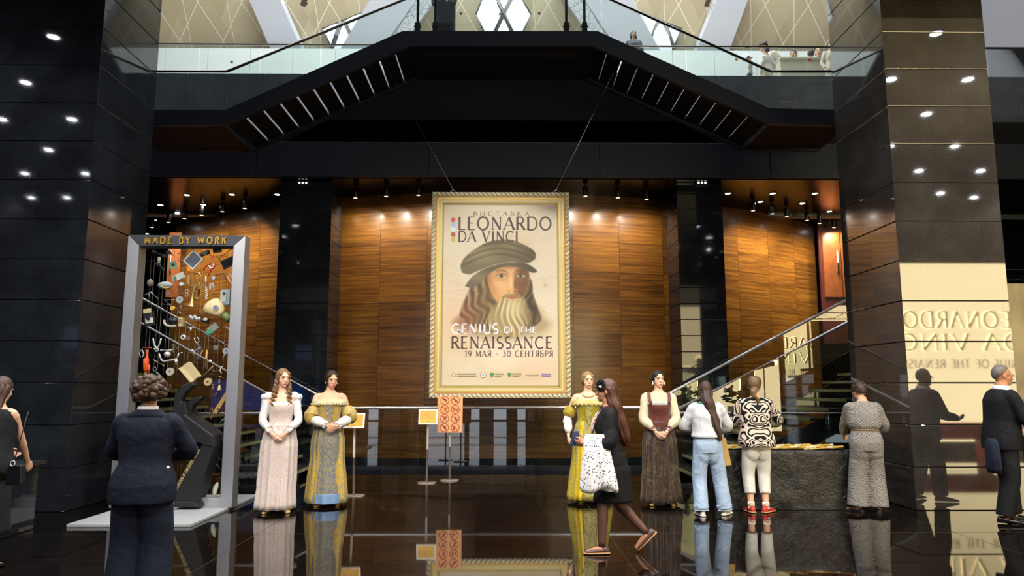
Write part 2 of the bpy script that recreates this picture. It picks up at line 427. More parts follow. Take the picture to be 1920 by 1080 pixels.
# ------------------------------------------------ stair flights climbing outwards behind the glass
YA, YB = 11.6, 14.05
RAILZ = P(900, 765, YB).z
def flight(side, x_start, nsteps=13, run=.3, rise=.155):
    st = thing('staircase', 'black stair flight climbing to the %s behind the glass balustrade' % ('left' if side < 0 else 'right'), 'stairs')
    st['kind'] = 'structure'
    for k in range(nsteps):
        x0 = x_start+side*run*k; x1 = x0+side*(run+.02); z = rise*(k+1)
        m = MB(); m.box((min(x0,x1), YA+.1, z-.05), (max(x0,x1), YB-.1, z)); m.box((x0-.006 if side>0 else x0-.006, YA+.1, z-.045), (x0+.006, YB-.1, z+.002), 1)
        m.build('tread', [BLACK, M('a8a070', .4, name='nosing')], st)
    m = MB(); x1 = x_start+side*run*nsteps; zt = rise*nsteps
    for y in (YA+.05, YB-.1):
        m.prism([(x_start, 0), (x_start+side*.5, 0), (x1+side*.1, zt-.3), (x1+side*.1, zt), (x_start, .12)], (0, y, 0), (1,0,0), (0,0,1), (0,.05,0))
    m.build('stringer', GRANITE, st)
    # upper landing
    m = MB(); m.box((min(x1, x1+side*6), YA+.05, zt-.25), (max(x1, x1+side*6), 17.6 if side > 0 else YB, zt+.0)); m.build('landing', BLACK, st)
    return x1, zt
flight(-1, -3.45, 22, .3, .15); flight(1, 3.05, 18, .3, .15)

def rail(pts, r=.026): return MB().tube(pts, r, 10)
def glass_run(mb, p, q, z0, t=.012, gap=.02, seg=1.35):
    """panes along p->q (tops sloping from p.z to q.z) standing at z0"""
    p, q = V(p), V(q); L = (V((q.x,q.y,0))-V((p.x,p.y,0))).length; k = max(1, round(L/seg)); d = V((q.x-p.x, q.y-p.y, 0)).normalized(); nn = V((-d.y, d.x, 0))*t/2
    for i in range(k):
        a = p.lerp(q, i/k)+d*gap/2; b = p.lerp(q, (i+1)/k)-d*gap/2
        lo_a, lo_b = (z0, z0) if not isinstance(z0, tuple) else (z0[0]+(z0[1]-z0[0])*i/k, z0[0]+(z0[1]-z0[0])*(i+1)/k)
        n = mb.pts([V((a.x,a.y,lo_a))-nn, V((b.x,b.y,lo_b))-nn, b-nn, a-nn, V((a.x,a.y,lo_a))+nn, V((b.x,b.y,lo_b))+nn, b+nn, a+nn])
        for f in ((0,1,2,3),(5,4,7,6),(0,4,5,1),(3,2,6,7),(1,5,6,2),(0,3,7,4)): mb.face([n+x for x in f])
# centre balustrade in front of the wood wall, its rails climbing with the flights
def bal(name, label, rails, panes, kerb=None):
    t = thing(name, label, 'balustrade')
    m = MB()
    for r in rails: m.tube(smoothline(r, 1), .027, 10)
    m.build('handrail', CHROME, t)
    for (p, q, z0) in panes:
        m = MB(); glass_run(m, p, q, z0); m.build('glass_panel', GLASSD, t)
    if kerb:
        m = MB(); m.box(*kerb); m.build('kerb', GRANITE, t)
    return t
cl, cr = P(640, 765, YB), P(1205, 764, YB)
ll = P(267, 560, YB); rr = P(1592, 560, YB)
bal('glass_balustrade', 'central glass balustrade with chrome rail bending up at both ends, below the poster',
    [[ll, cl, cr, rr]],
    [(cl-V((0,0,.02)), cr-V((0,0,.02)), .08), (cl-V((0,0,.02)), ll-V((0,0,.02)), (.08, ll.z-1.0)), (cr-V((0,0,.02)), rr-V((0,0,.02)), (.08, rr.z-1.0))],
    ((cl.x-.1, YB-.06, 0), (cr.x+.1, YB+.06, .08)))
za = P(600, 775, YA).z
al, ar = P(566, 774, YA), P(1262, 772, YA); lo = P(190, 564, YA); ro = P(1598, 600, YA)
bal('glass_balustrade', 'near glass balustrade with chrome rails behind the two gowned women on the left',
    [[V((-8.5, YA, za)), V((al.x, YA, za))], [al, lo]],
    [(V((al.x, YA, za-.02)), V((-8.5, YA, za-.02)), .06), (al+V((0,0,.01)), lo-V((0,0,.02)), (za, za))], ((-8.5, YA-.05, 0), (al.x, YA+.05, .06)))
bal('glass_balustrade', 'near glass balustrade on the right behind the black table, one rail rising right',
    [[V((ar.x, YA, za)), V((8.8, YA, za))], [ar, ro]],
    [(V((ar.x, YA, za-.02)), V((8.8, YA, za-.02)), .06), (ar+V((0,0,.01)), ro-V((0,0,.02)), (za, za))], ((ar.x, YA-.05, 0), (8.8, YA+.05, .06)))

# ------------------------------------------------ stair bridge above: platform, two flights, landings
BY0, BY1 = 12.0, 13.35
def BP(px, py): return P(px, py, BY0)
top = [BP(262, 206), BP(422, 206), BP(755, 58), BP(1120, 58), BP(1443, 203), BP(1600, 206)]
bot = [BP(262, 236), BP(424, 234), BP(770, 86), BP(1110, 86), BP(1440, 232), BP(1600, 236)]
br = thing('stair_bridge', 'black stair bridge with a raised middle platform high above the poster', 'bridge'); br['kind'] = 'structure'
for y, nm in ((BY0, 'front_fascia'), (BY1, 'rear_fascia')):
    m = MB()
    for i in range(5):
        m.prism([(top[i].x, top[i].z), (bot[i].x, bot[i].z), (bot[i+1].x, bot[i+1].z), (top[i+1].x, top[i+1].z)], (0, y, 0), (1,0,0), (0,0,1), (0,.08,0))
    m.build(nm, NAVYBLK, br)
m = MB()
m.box((top[2].x, BY0+.05, bot[2].z), (top[3].x, BY1+.05, bot[2].z+.05)); m.build('platform_slab', BLACKM, br)
for i, j in ((0, 1), (4, 5)):
    m = MB(); m.box((top[i].x-.3*(i==0), BY0+.05, bot[i].z+.02), (top[j].x, BY1+.05, bot[i].z+.07)); m.build('landing_slab', BLACKM, br)
for i, j in ((1, 2), (4, 3)):
    a, b = bot[i]+V((0,0,.06)), bot[j]+V((0,0,.06)); k = 11; d_ = (b-a); g_ = .032/abs(d_.x)
    for q in range(k):
        p0, p1 = a+d_*(q/k+g_/2), a+d_*((q+1)/k-g_/2)
        m = MB(); m.prism([(p0.x, p0.z), (p1.x, p1.z), (p1.x, p1.z+.04), (p0.x, p0.z+.04)], (0, BY0+.05, 0), (1,0,0), (0,0,1), (0, BY1-BY0, 0))
        for e, o_ in ((p0, -.004), (p1, .004)): m.box((min(e.x, e.x+o_), BY0+.06, e.z+.002), (max(e.x, e.x+o_), BY1+.04, e.z+.06), 1)  # white edge strips paint the streaks of light through the slits
        m.build('tread', [BLACKM, M('dfe5ee', .4, name='painted_light_streak')], br)
m = MB(); a, b = P(795, 88, BY0+.3), P(1080, 103, BY0+.3); m.box((a.x, BY0+.25, b.z), (b.x, BY0+.4, a.z)); m.build('cross_beam', M('10131a', .5), br)
# bridge balustrade
bb = thing('bridge_balustrade', 'glass balustrade with dark rail and iron posts along the stair bridge', 'balustrade')
rt = [BP(262, 134), BP(425, 134), BP(742, 4), BP(1148, -2), BP(1446, 134), BP(1600, 134)]
rt[2] = BP(775, -28); rt[3] = BP(1102, -28)
rt[2] = BP(425, 134)+(BP(755, 0)-BP(425, 134))*1.06; rt[3] = BP(1446, 134)+(BP(1148, 0)-BP(1446, 134))*1.07
m = MB()
for i in (0, 3):
    m = MB(); m.tube([rt[i], rt[i+1], rt[i+2]], .024, 8); m.build('handrail', M('54504a', .3, .7, name='dark_steel'), bb)
for i in (0, 1, 2, 3, 4):
    m = MB(); glass_run(m, rt[i]+V((0,.04,0)), rt[i+1]+V((0,.04,0)), (top[i].z, top[i+1].z)); m.build('glass_panel', GLASS, bb)
for px in (783, 816, 1062, 1096):
    b = P(px, 58, BY0+.05); m = MB(); m.box((b.x-.022, BY0+.03, b.z-.02), (b.x+.022, BY0+.08, b.z+1.0)); m.box((b.x-.045, BY0+.01, b.z-.02), (b.x+.045, BY0+.1, b.z+.14))
    m.cyl((b.x-.06, BY0+.03, b.z+.07), (b.x+.06, BY0+.03, b.z+.07), .018); m.build('post', M('14171c', .4), bb)

# ------------------------------------------------ upper gallery
UY = 17.0
zg0, zg1 = 5.6, P(945, 140, UY).z
m = MB(); m.box((-14, UY+.02, zg0), (14, UY+.3, zg1-.004), 1)
wd = P(422, 170, UY).x-P(350, 170, UY).x; x = P(350, 170, UY).x-8*wd
while x < 14:
    m.box((x+.012, UY, zg0), (x+wd-.012, UY+.03, zg1)); x += wd
struct(m.build('trim_2', [GRANITE_P, M('8d9298', .5)]), 'gallery front of dark granite panels under the upper glass', 'parapet')
m = MB(); m.box((-14, UY+.3, zg1-.3), (14, 26, zg1-.05)); struct(m.build('floor_upper', M('b9b4a8', .3)))
gb = thing('gallery_balustrade', 'upper gallery glass balustrade with thin rail above the granite panels', 'balustrade')
zr = P(945, 82, UY).z
m = MB(); m.tube([(-13.5, UY+.1, zr), (13.5, UY+.1, zr)], .03, 8); m.build('handrail', M('6d655c', .3, .7), gb)
for k in range(18):
    m = MB(); glass_run(m, (-13.5+k*1.5, UY+.1, zr-.02), (-12+k*1.5, UY+.1, zr-.02), zg1); m.build('glass_panel', GLASS, gb)
for px, py, c in ((293, 116, 'b3202a'), (434, 116, 'b8b03a'), (1381, 111, 'b3b62c'), (1519, 112, 'b81e22'), (864, 25, 'a01218'), (938, 26, '8f7fc0'), (1011, 25, 'a01218')):
    p = P(px, py, UY+.08); m = MB(); m.cyl((p.x, UY+.088, p.z), (p.x, UY+.093, p.z), .036, 20); m.build('round_sticker', M(c, .5), gb)

# shell of the hall above: sloping cream panels with joints, white ribs, hexagonal windows
SH0 = V((0, 25.5, 10.0)); SHD = V((0, -.42, 1)).normalized(); SHN = V((0, -1, -.42)).normalized()
def S(px, py, off=0):
    """point where the pixel's ray meets the sloping shell"""
    r = ray(px, py); o = V((0, 0, CAMH)); t = (SH0+SHN*off-o).dot(SHN)/r.dot(SHN); return o+r*t
def su(p): return (p.x, (p-SH0).dot(SHD))
t = NT('cream_shell'); co = t.coord('UV')
sep = t.add('SeparateXYZ'); t.set(sep.inputs[0], co); u, v = sep.outputs[0], sep.outputs[1]
line = None; cell = 1.5
for cu, cv, wd_ in ((1, .6, .011), (1, -.6, .011), (1.0, 0.1, .008)):
    q = t.math('FRACT', t.math('DIVIDE', t.math('ADD', t.math('MULTIPLY', u, cu), t.math('MULTIPLY', v, cv)), cell))
    dd = t.math('LESS_THAN', t.math('MINIMUM', q, t.math('SUBTRACT', 1, q)), wd_)
    line = dd if line is None else t.math('MAXIMUM', line, dd)
vec = t.add('CombineXYZ'); t.set(vec.inputs[0], t.math('FLOOR', t.math('DIVIDE', t.math('ADD', u, t.math('MULTIPLY', v, .5)), cell))); t.set(vec.inputs[1], t.math('FLOOR', t.math('DIVIDE', t.math('SUBTRACT', u, t.math('MULTIPLY', v, .5)), cell)))
wn = t.add('TexWhiteNoise', noise_dimensions='2D'); t.set(wn.inputs['Vector'], vec.outputs[0])
t.base(t.mix(line, t.mix(wn.outputs['Value'], lin('a89b7c'), lin('bdb192')), lin('e0d8c0'))); t.p(Roughness=.6); SHELL = t.m
m = MB(); m.uv = []
q = [SH0+V((x, 0, 0))+SHD*s for x, s in ((-15, -1.0), (15, -1.0), (15, 11), (-15, 11))]
n = m.pts(q); m.uv = [su(p) for p in q]; m.face((n, n+1, n+2, n+3))
struct(m.build('wall_shell', SHELL, fix=False), 'sloping cream shell of triangular panels high in the hall', 'wall')
WRIB = M('c3c7ce', .45, name='white_rib')
t = NT('white_fret'); co = t.coord(); wv = t.add('TexVoronoi', feature='DISTANCE_TO_EDGE'); t.set(wv.inputs['Vector'], co); wv.inputs['Scale'].default_value = 5.5
t.base(t.mix(t.math('LESS_THAN', wv.outputs[0], .035), lin('c6c9cd'), lin('858b92'))); t.p(Roughness=.5); FRET = t.m
def rib(pix, mt, name='rib', off=-.35):
    a = [S(x, y, .06) for x, y in pix]; m = MB(); n = m.pts(a+[p+SHN*.5 for p in a]); k = len(a)
    m.face(range(n+k, n+2*k)); m.face(list(reversed(range(n, n+k))))
    for i in range(k): j = (i+1) % k; m.face((n+i, n+j, n+k+j, n+k+i))
    return m, mt
ribs = [([(466, -20), (523, -20), (598, 150), (540, 150)], WRIB), ([(1402, -20), (1345, -20), (1278, 150), (1340, 150)], WRIB),
        ([(712, -20), (800, -20), (690, 150), (610, 150)], WRIB), ([(1078, -20), (1168, -20), (1262, 150), (1180, 150)], WRIB),
        ([(800, -20), (836, -20), (740, 110), (700, 120)], FRET), ([(1042, -20), (1078, -20), (1172, 120), (1130, 110)], FRET)]
for i, (pix, mt) in enumerate(ribs):
    m, mt = rib(pix, mt); o = m.build('trim_%d' % (i+3), mt); struct(o, None, 'rib')
SKYW = emit('sky_pane', 'eaf0fb', 1.6)
def window(i, pix, bars):
    w_ = MB(); a = [S(x, y, .08) for x, y in pix]; n = w_.pts(a); w_.face(range(n, n+len(a)))
    o = struct(w_.build('window_%d' % i, SKYW, fix=False))
    f = MB()
    for k in range(len(a)): f.tube([a[k]+SHN*.03, a[(k+1) % len(a)]+SHN*.03], .04, 4)
    for (x0, y0, x1, y1) in bars: f.tube([S(x0, y0, .12), S(x1, y1, .12)], .09, 4)
    f.build('window_frame', M('8f8e88', .5), o)
window(1, [(908, -14), (972, -14), (996, 28), (974, 72), (914, 72), (892, 28)], [(928, -10, 960, 60), (962, -10, 928, 60)])
window(2, [(604, 54), (640, 40), (683, 22), (692, 38), (672, 88), (640, 112), (626, 96)], [(640, 40, 622, 92), (646, 40, 668, 90)])
window(3, [(1278, 54), (1236, 38), (1200, 22), (1196, 34), (1218, 88), (1250, 116), (1262, 92)], [(1234, 40, 1218, 80), (1246, 44, 1264, 92)])
# low white wall behind the gallery
zw = P(945, 93, 23).z
m = MB()
for k in range(20): m.box((-14+k*1.4, 23, zg1), (-12.61+k*1.4, 23.2, zw))
struct(m.build('wall_low', M('dcdedb', .5)), 'low white wall at the back of the upper gallery', 'wall')
m = MB(); m.box((-14.3, 12, 9), (-14.1, 26, 20)); struct(m.build('wall_left', M('8f8874', .6)), None, 'wall')
m = MB(); m.box((14.1, 12, 9), (14.3, 26, 20)); struct(m.build('wall_right', M('75757c', .6)), None, 'wall')
# ------------------------------------------------ the lobby behind the viewer, seen in the polished stone
m = MB(); m.box((-14, -7, 7.0), (14, 8.9, 7.2)); struct(m.build('ceiling', M('141312', .5, name='lobby_ceiling')))
m = MB(); m.box((-14, 8.6, 7.0), (14, 8.9, 9.5)); struct(m.build('beam', NAVYBLK), 'edge beam of the lobby ceiling over the viewer', 'beam')
m = MB(); m.box((-14, -7.2, 0), (14, -7, 7)); struct(m.build('wall_front', M('24211f', .5)))
m = MB(); m.box((-13.9, -6.95, 5.3), (13.9, -6.7, 6.5)); struct(m.build('trim_9', M('cfcfd2', .6)), 'pale bulkhead above the lobby entrance', 'bulkhead')
PANE = emit('entrance_pane', 'e8f0ff', 3.0)
for i, (x, wd_) in enumerate(((-3.6, 1.75), (-1.65, .5), (-.5, .62), (.62, .4), (-6.4, .5))):
    m = MB(); m.box((x, -6.98, .05), (x+wd_, -6.95, 2.1)); o = struct(m.build('window_%d' % (i+4), PANE))
    f = MB()
    for xx in (x-.04, x+wd_): f.box((xx, -6.97, 0), (xx+.06, -6.85, 2.15))
    for z in (0, .75, 1.1, 2.08): f.box((x-.04, -6.97, z), (x+wd_+.06, -6.87, z+.05))
    f.build('window_frame', M('1b1b1c', .4), o)
# lit sign wall at the right of the lobby
SWY = 1.0; VY = 2*9.4-SWY
def SW(px, py): p = P(px, py, VY); return (p.x, p.z)
sw = thing('sign_wall', 'bright beige lit wall with glowing letters standing behind the viewer at the right', 'sign', (0, SWY, 0))
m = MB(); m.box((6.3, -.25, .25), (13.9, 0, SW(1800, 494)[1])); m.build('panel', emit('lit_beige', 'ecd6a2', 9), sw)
m = MB(); m.box((6.3, -.3, 0), (13.6, .02, .25)); m.build('plinth', BLACK, sw)
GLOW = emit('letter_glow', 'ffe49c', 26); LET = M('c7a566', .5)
for s, x, z, h, wd_ in (('LEONARDO', SW(1915,600)[0], SW(1800,615)[1], .40, SW(1915,600)[0]-SW(1690,600)[0]), ('DA VINCI', SW(1915,640)[0], SW(1800,657)[1], .40, SW(1915,600)[0]-SW(1668,600)[0])):
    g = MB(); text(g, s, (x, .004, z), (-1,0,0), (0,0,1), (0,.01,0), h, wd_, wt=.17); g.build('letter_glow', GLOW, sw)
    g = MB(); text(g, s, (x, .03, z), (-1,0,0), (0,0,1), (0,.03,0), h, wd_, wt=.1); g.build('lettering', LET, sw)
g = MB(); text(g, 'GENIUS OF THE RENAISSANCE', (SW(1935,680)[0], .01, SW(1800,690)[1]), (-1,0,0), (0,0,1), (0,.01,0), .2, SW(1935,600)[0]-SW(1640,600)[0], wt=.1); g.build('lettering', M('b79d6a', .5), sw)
# plain glowing figure on the same wall
g = MB(); cx = 7.35; zz = 1.1
fig = [(-.1, 0), (-.32, 0), (-.2, .95), (-.22, 1.35), (-.85, 1.5), (-.85, 1.62), (-.1, 1.6), (-.09, 1.72), (-.12, 1.9), (0, 2.0), (.12, 1.9), (.09, 1.72), (.1, 1.6), (.85, 1.62), (.85, 1.5), (.22, 1.35), (.2, .95), (.32, 0), (.1, 0), (0, .85)]
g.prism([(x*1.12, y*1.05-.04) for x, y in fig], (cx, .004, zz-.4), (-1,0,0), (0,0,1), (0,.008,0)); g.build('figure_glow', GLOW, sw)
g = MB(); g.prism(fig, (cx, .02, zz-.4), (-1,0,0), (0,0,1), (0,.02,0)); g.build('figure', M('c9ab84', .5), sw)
# red bench in front of it, blue screens on the left
t_ = thing('bench', 'red bench in front of the lit sign wall', 'bench', (9.5, 2.2, 0))
m = MB(); m.box((-1.5, -.25, .4), (1.5, .25, .75)); m.build('seat', M('c81d14', .5), t_)
for x in (-1.3, 1.2):
    m = MB(); m.box((x, -.2, 0), (x+.1, .2, .4)); m.build('leg', M('c81d14', .5), t_)
for nm, lo_, hi_, c, s in (('video_screen', (-13, -3.0, 2.7), (-8.2, -2.9, 3.35), '6c82b0', 1.0), ('video_screen', (-8.6, 2.0, .9), (-6.6, 2.06, 1.75), '2f63d0', 1.0)):
    m = MB(); m.box(lo_, hi_, 0); m.box((lo_[0]-.05, lo_[1]-.06, lo_[2]-.05), (hi_[0]+.05, lo_[1], hi_[2]+.05), 1)
    if lo_[2] < 2: m.box((lo_[0]+1, lo_[1]-.1, 0), (lo_[0]+1.4, lo_[1]-.02, 1.6), 1)
    else: m.box((lo_[0], lo_[1]-.3, 0), (hi_[0], lo_[1]-.06, 3.4), 1)
    tag(m.build(nm, [emit('screen_'+c, c, s), BLACKM]), 'wide blue video screen at the left rear of the lobby' if lo_[2] > 2 else 'small blue video screen standing at the left of the lobby', 'screen')

# ------------------------------------------------ lamps
def downlight_parts(root, r, mt):
    m = MB(); m.lathe([(r*1.35, 0), (r*1.35, -.012), (r*1.02, -.012), (r*1.02, .0)], n=18, cap=False); m.build('trim_ring', M('1b1b1b', .3), root)
    m = MB(); m.cyl((0,0,-.004), (0,0,-.008), r, 18); m.build('lens', mt, root)
def spot(root, e, col=(1,1,1), size=2.2, r=.05, z=-.03):
    d = bpy.data.lights.new('lamp', 'SPOT'); d.energy = e; d.color = col; d.spot_size = size; d.spot_blend = .6; d.shadow_soft_size = r
    o = bpy.data.objects.new('lamp', d); C.objects.link(o); o.parent = root; o.location = (0, 0, z); return o
low = [(350,365),(435,364),(520,364),(301,384),(381,383),(333,399),(289,412),(275,438),(1365,362),(1449,362),(1528,362),(1426,378),(1504,381),(1555,396),(1580,422)]
proto = None
for px, py in low:
    p = G(px, py, ZC)
    side = 'left of the left inner pillar' if px < 900 else 'right of the right inner pillar'
    if proto is None:
        proto = thing('downlight', '', 'ceiling light', p, 0, 'downlights in the low black ceiling'); downlight_parts(proto, .055, LAMP); o = proto
        spot(proto, DOWN_E)
    else: o = dup(proto, p)
    o['label'] = 'small round downlight in the glossy black low ceiling, ' + side
    o['group'] = 'downlights in the low black ceiling, ' + side
# lobby ceiling lamps (staggered grid) mirrored in the pillars
proto = None
lobby = [(6.72,8.14),(6.91,6.44),(8.29,6.45),(8.5,4.79),(8.78,2.84),(10.27,2.85),(10.54,.92),(12.1,.94),(12.36,-1.21),(13.6,-1.66),
         (-7.09,7.88),(-8.65,6.13),(-10.32,4.29),(-8.88,4.31),(-10.55,2.36),(-12.33,.44),(-10.78,.45),(-13.7,-1.97),(-12.67,-1.95)]
lobby += [(k*1.9+(.95 if r % 2 else 0), -3.2+r*1.86) for r in range(7) for k in range(-2, 3)]
for x, y in lobby:
    if proto is None:
        proto = thing('downlight', 'round white lamp in the lobby ceiling above the viewer', 'ceiling light', (x, y, 7.0), 0, 'lamps in the lobby ceiling'); downlight_parts(proto, .085, LAMPB); spot(proto, FRONT_E, (1, .97, .93), 2.3, .07)
    else: dup(proto, (x, y, 7.0))
# wall washers: black cylinders in an arc in front of the drum
wash = [((362,430),(380,420),(405,413),(434,407),(466,400),(503,394)), ((640,383),(687,373),(740,370),(795,367),(1089,366),(1145,370),(1196,373)), ((1385,393),(1421,398),(1454,401),(1484,410),(1509,415),(1531,423))]
proto = None; zs = ZC-.12
for gi, row in enumerate(wash):
    for px, py in row:
        p = G(px, py, zs); a = atan2(p.x-HALL, DC-p.y); p = V((HALL+(DR+.75)*sin(a), DC-(DR+.75)*cos(a), ZC))
        if proto is None:
            proto = thing('spotlight', '', 'spotlight', p, 0, 'black spotlights')
            m = MB(); m.cyl((0,0,0), (0,0,-.05), .012, 8); m.build('stem', BLACK, proto)
            m = MB(); m.lathe([(.05,-.04),(.055,-.05),(.055,-.23),(.048,-.24)], n=16); m.build('housing', M('111113', .3, .3), proto)
            m = MB(); m.cyl((0,0,-.241), (0,0,-.243), .04, 14); m.build('lens', emit('wash_lens', 'ffe9c8', 2), proto)
            d = spot(proto, WASH_E, (1, .92, .78), 2.25, .05, -.26); d.data.spot_blend = 1.0; o = proto
        else: o = dup(proto, p)
        o.rotation_euler = (0, 0, -a)
        where = ['left of the left inner pillar', 'between the two inner pillars', 'right of the right inner pillar'][gi]
        o['label'] = 'black cylinder spotlight over the wood wall, '+where; o['group'] = 'black spotlights '+where
for o in bpy.data.objects:
    if o.name.startswith('lamp') and o.parent and 'between the two' in o.parent.get('label', '') and o.parent['category'] == 'spotlight':
        if 'dim' not in locals(): dim = o.data.copy(); dim.energy = WASH_E*.5
        o.data = dim
for o in bpy.data.objects:
    if o.name.startswith('lamp') and o.parent and o.parent.name.startswith('spotlight'): o.rotation_euler = (radians(32), 0, 0)
# three-eyed fixtures on top of the inner pillars
for px, side in ((569, 'left'), (1315, 'right')):
    p = P(px, 344, IY); t_ = thing('lamp_bar', 'row of three tiny lit lenses at the top of the %s inner pillar' % side, 'light', (p.x, IY, p.z))
    m = MB(); m.box((-.13, -.05, -.07), (.13, 0, .07)); m.build('housing', BLACK, t_)
    for k in (-1, 0, 1):
        m = MB(); m.ell((k*.068, -.05, 0), (.024, .012, .018), 10, 6); m.build('lens', emit('tiny_lens', 'f2f0ea', 1.6), t_)
# brown bracket lamps on the shell
for px, side in ((575, 'left'), (1323, 'right')):
    p = S(px, 8, .1); t_ = thing('wall_lamp', 'small brown bracket lamp on the %s side of the cream shell' % side, 'lamp', p)
    m = MB(); m.cyl((0,0,0), (0,-.25,.1), .03); m.build('bracket', M('3a2a1a', .4), t_)
    m = MB(); m.cbox((0,-.3,-.05), (.14,.14,.34), (.2,.3,0)); m.build('housing', M('3a2a1a', .4), t_)

# fill lamps added out of view to brighten poster, people, wall foot, bulkhead, bench
proto = None
for i, (x, y, tx, ty, tz, e, ang) in enumerate(((-2.2, 7.6, -.1, 13.0, 3.2, .62, .62), (2.0, 7.6, -.1, 13.0, 3.2, .62, .62), (-5.5, 1.2, -3.0, 9.3, 1.0, 1.25, .8), (-1.5, .8, -.5, 10, .9, 1.1, .8), (2.5, 1.0, 2.6, 9.2, 1.0, 1.25, .8), (6.5, 1.4, 5.6, 9.2, 1.0, .8, .8), (0, -2.0, -.2, 15, .6, 1.9, .55), (-4.5, 3.0, -6, -6.7, 5.9, .9, 2.2), (4.5, 3.0, 6, -6.7, 5.9, .9, 2.2), (9.0, 7.0, 9.5, 2.3, .5, .7, .5))):
    lab = ['aimed at the poster from the left', 'aimed at the poster from the right', 'aimed at the metal frame', 'aimed at the middle of the hall', 'aimed at the black table', 'aimed at the right pillar', 'aimed at the foot of the wood wall', 'turned back to the left of the bulkhead', 'turned back to the right of the bulkhead', 'turned to the red bench'][i]
    t_ = thing('added_fill_lamp', 'added fill lamp under the lobby ceiling '+lab, 'lamp', (x, y, 6.85), 0, 'added fill lamps under the lobby ceiling')
    m = MB(); m.cyl((0,0,.15), (0,0,0), .015); m.build('stem', BLACK, t_)
    d = (V((tx, ty, tz))-V((x, y, 6.85))).normalized(); m = MB(); m.cyl(-d*.14, d*.08, .07); m.build('housing', BLACK, t_)
    m = MB(); m.cyl(d*.081, d*.084, .06); m.build('lens', LAMP, t_)
    o = spot(t_, KEY_E*e, (1, .95, .87), ang, .07, 0); o.location = d*.1; o.rotation_euler = d.to_track_quat('-Z', 'Y').to_euler()
# ================================================================== PEOPLE
def interp(tab, z):
    if z <= tab[0][0]: return tab[0][1:]
    for (a, b) in zip(tab, tab[1:]):
        if z <= b[0]:
            t = (z-a[0])/(b[0]-a[0]); t = t*t*(3-2*t)*.5+t*.5
            return tuple(lerp(p, q, t) for p, q in zip(a[1:], b[1:]))
    return tab[-1][1:]
F_T = [(.78,.155,.105,.01),(.88,.17,.118,.012),(.96,.158,.105,.008),(1.07,.122,.086,0),(1.15,.13,.09,-.004),(1.24,.148,.115,-.014),(1.31,.152,.102,-.006),(1.37,.15,.082,.002),(1.41,.115,.066,.008),(1.435,.07,.056,.012),(1.46,.053,.053,.012),(1.52,.05,.052,.006)]
M_T = [(.78,.15,.105,.01),(.88,.165,.115,.01),(.98,.16,.115,0),(1.08,.155,.112,-.004),(1.2,.168,.115,-.004),(1.3,.178,.115,0),(1.37,.175,.092,.004),(1.415,.13,.07,.008),(1.44,.078,.062,.012),(1.46,.062,.062,.012),(1.52,.058,.06,.006)]
SKIN = {}
def skin(c='d9a888'):
    if c not in SKIN:
        t = NT('skin_'+c); t.base(t.ramp(t.noise(t.coord(), 14, 3), [(.3, c), (.8, c)])); t.p(Roughness=.5, Subsurface_Weight=.08, Specular_IOR_Level=.35)
        t.b.inputs['Subsurface Radius'].default_value = (.02, .008, .005); SKIN[c] = t.m
    return SKIN[c]
EYEW, EYED = M('e6e0da', .3, name='eye_white'), M('1c120c', .2, name='eye_dark')
def hairmat(c, c2):
    t = NT('hair_'+c); co = t.coord(); nz = t.noise(t.mapping(co, (60, 60, 5)), 2.5, 4, .4)
    t.base(t.ramp(nz, [(.35, c), (.65, c2)])); t.p(Roughness=.42, Specular_IOR_Level=.4); t.bump(nz, .5, .01); return t.m

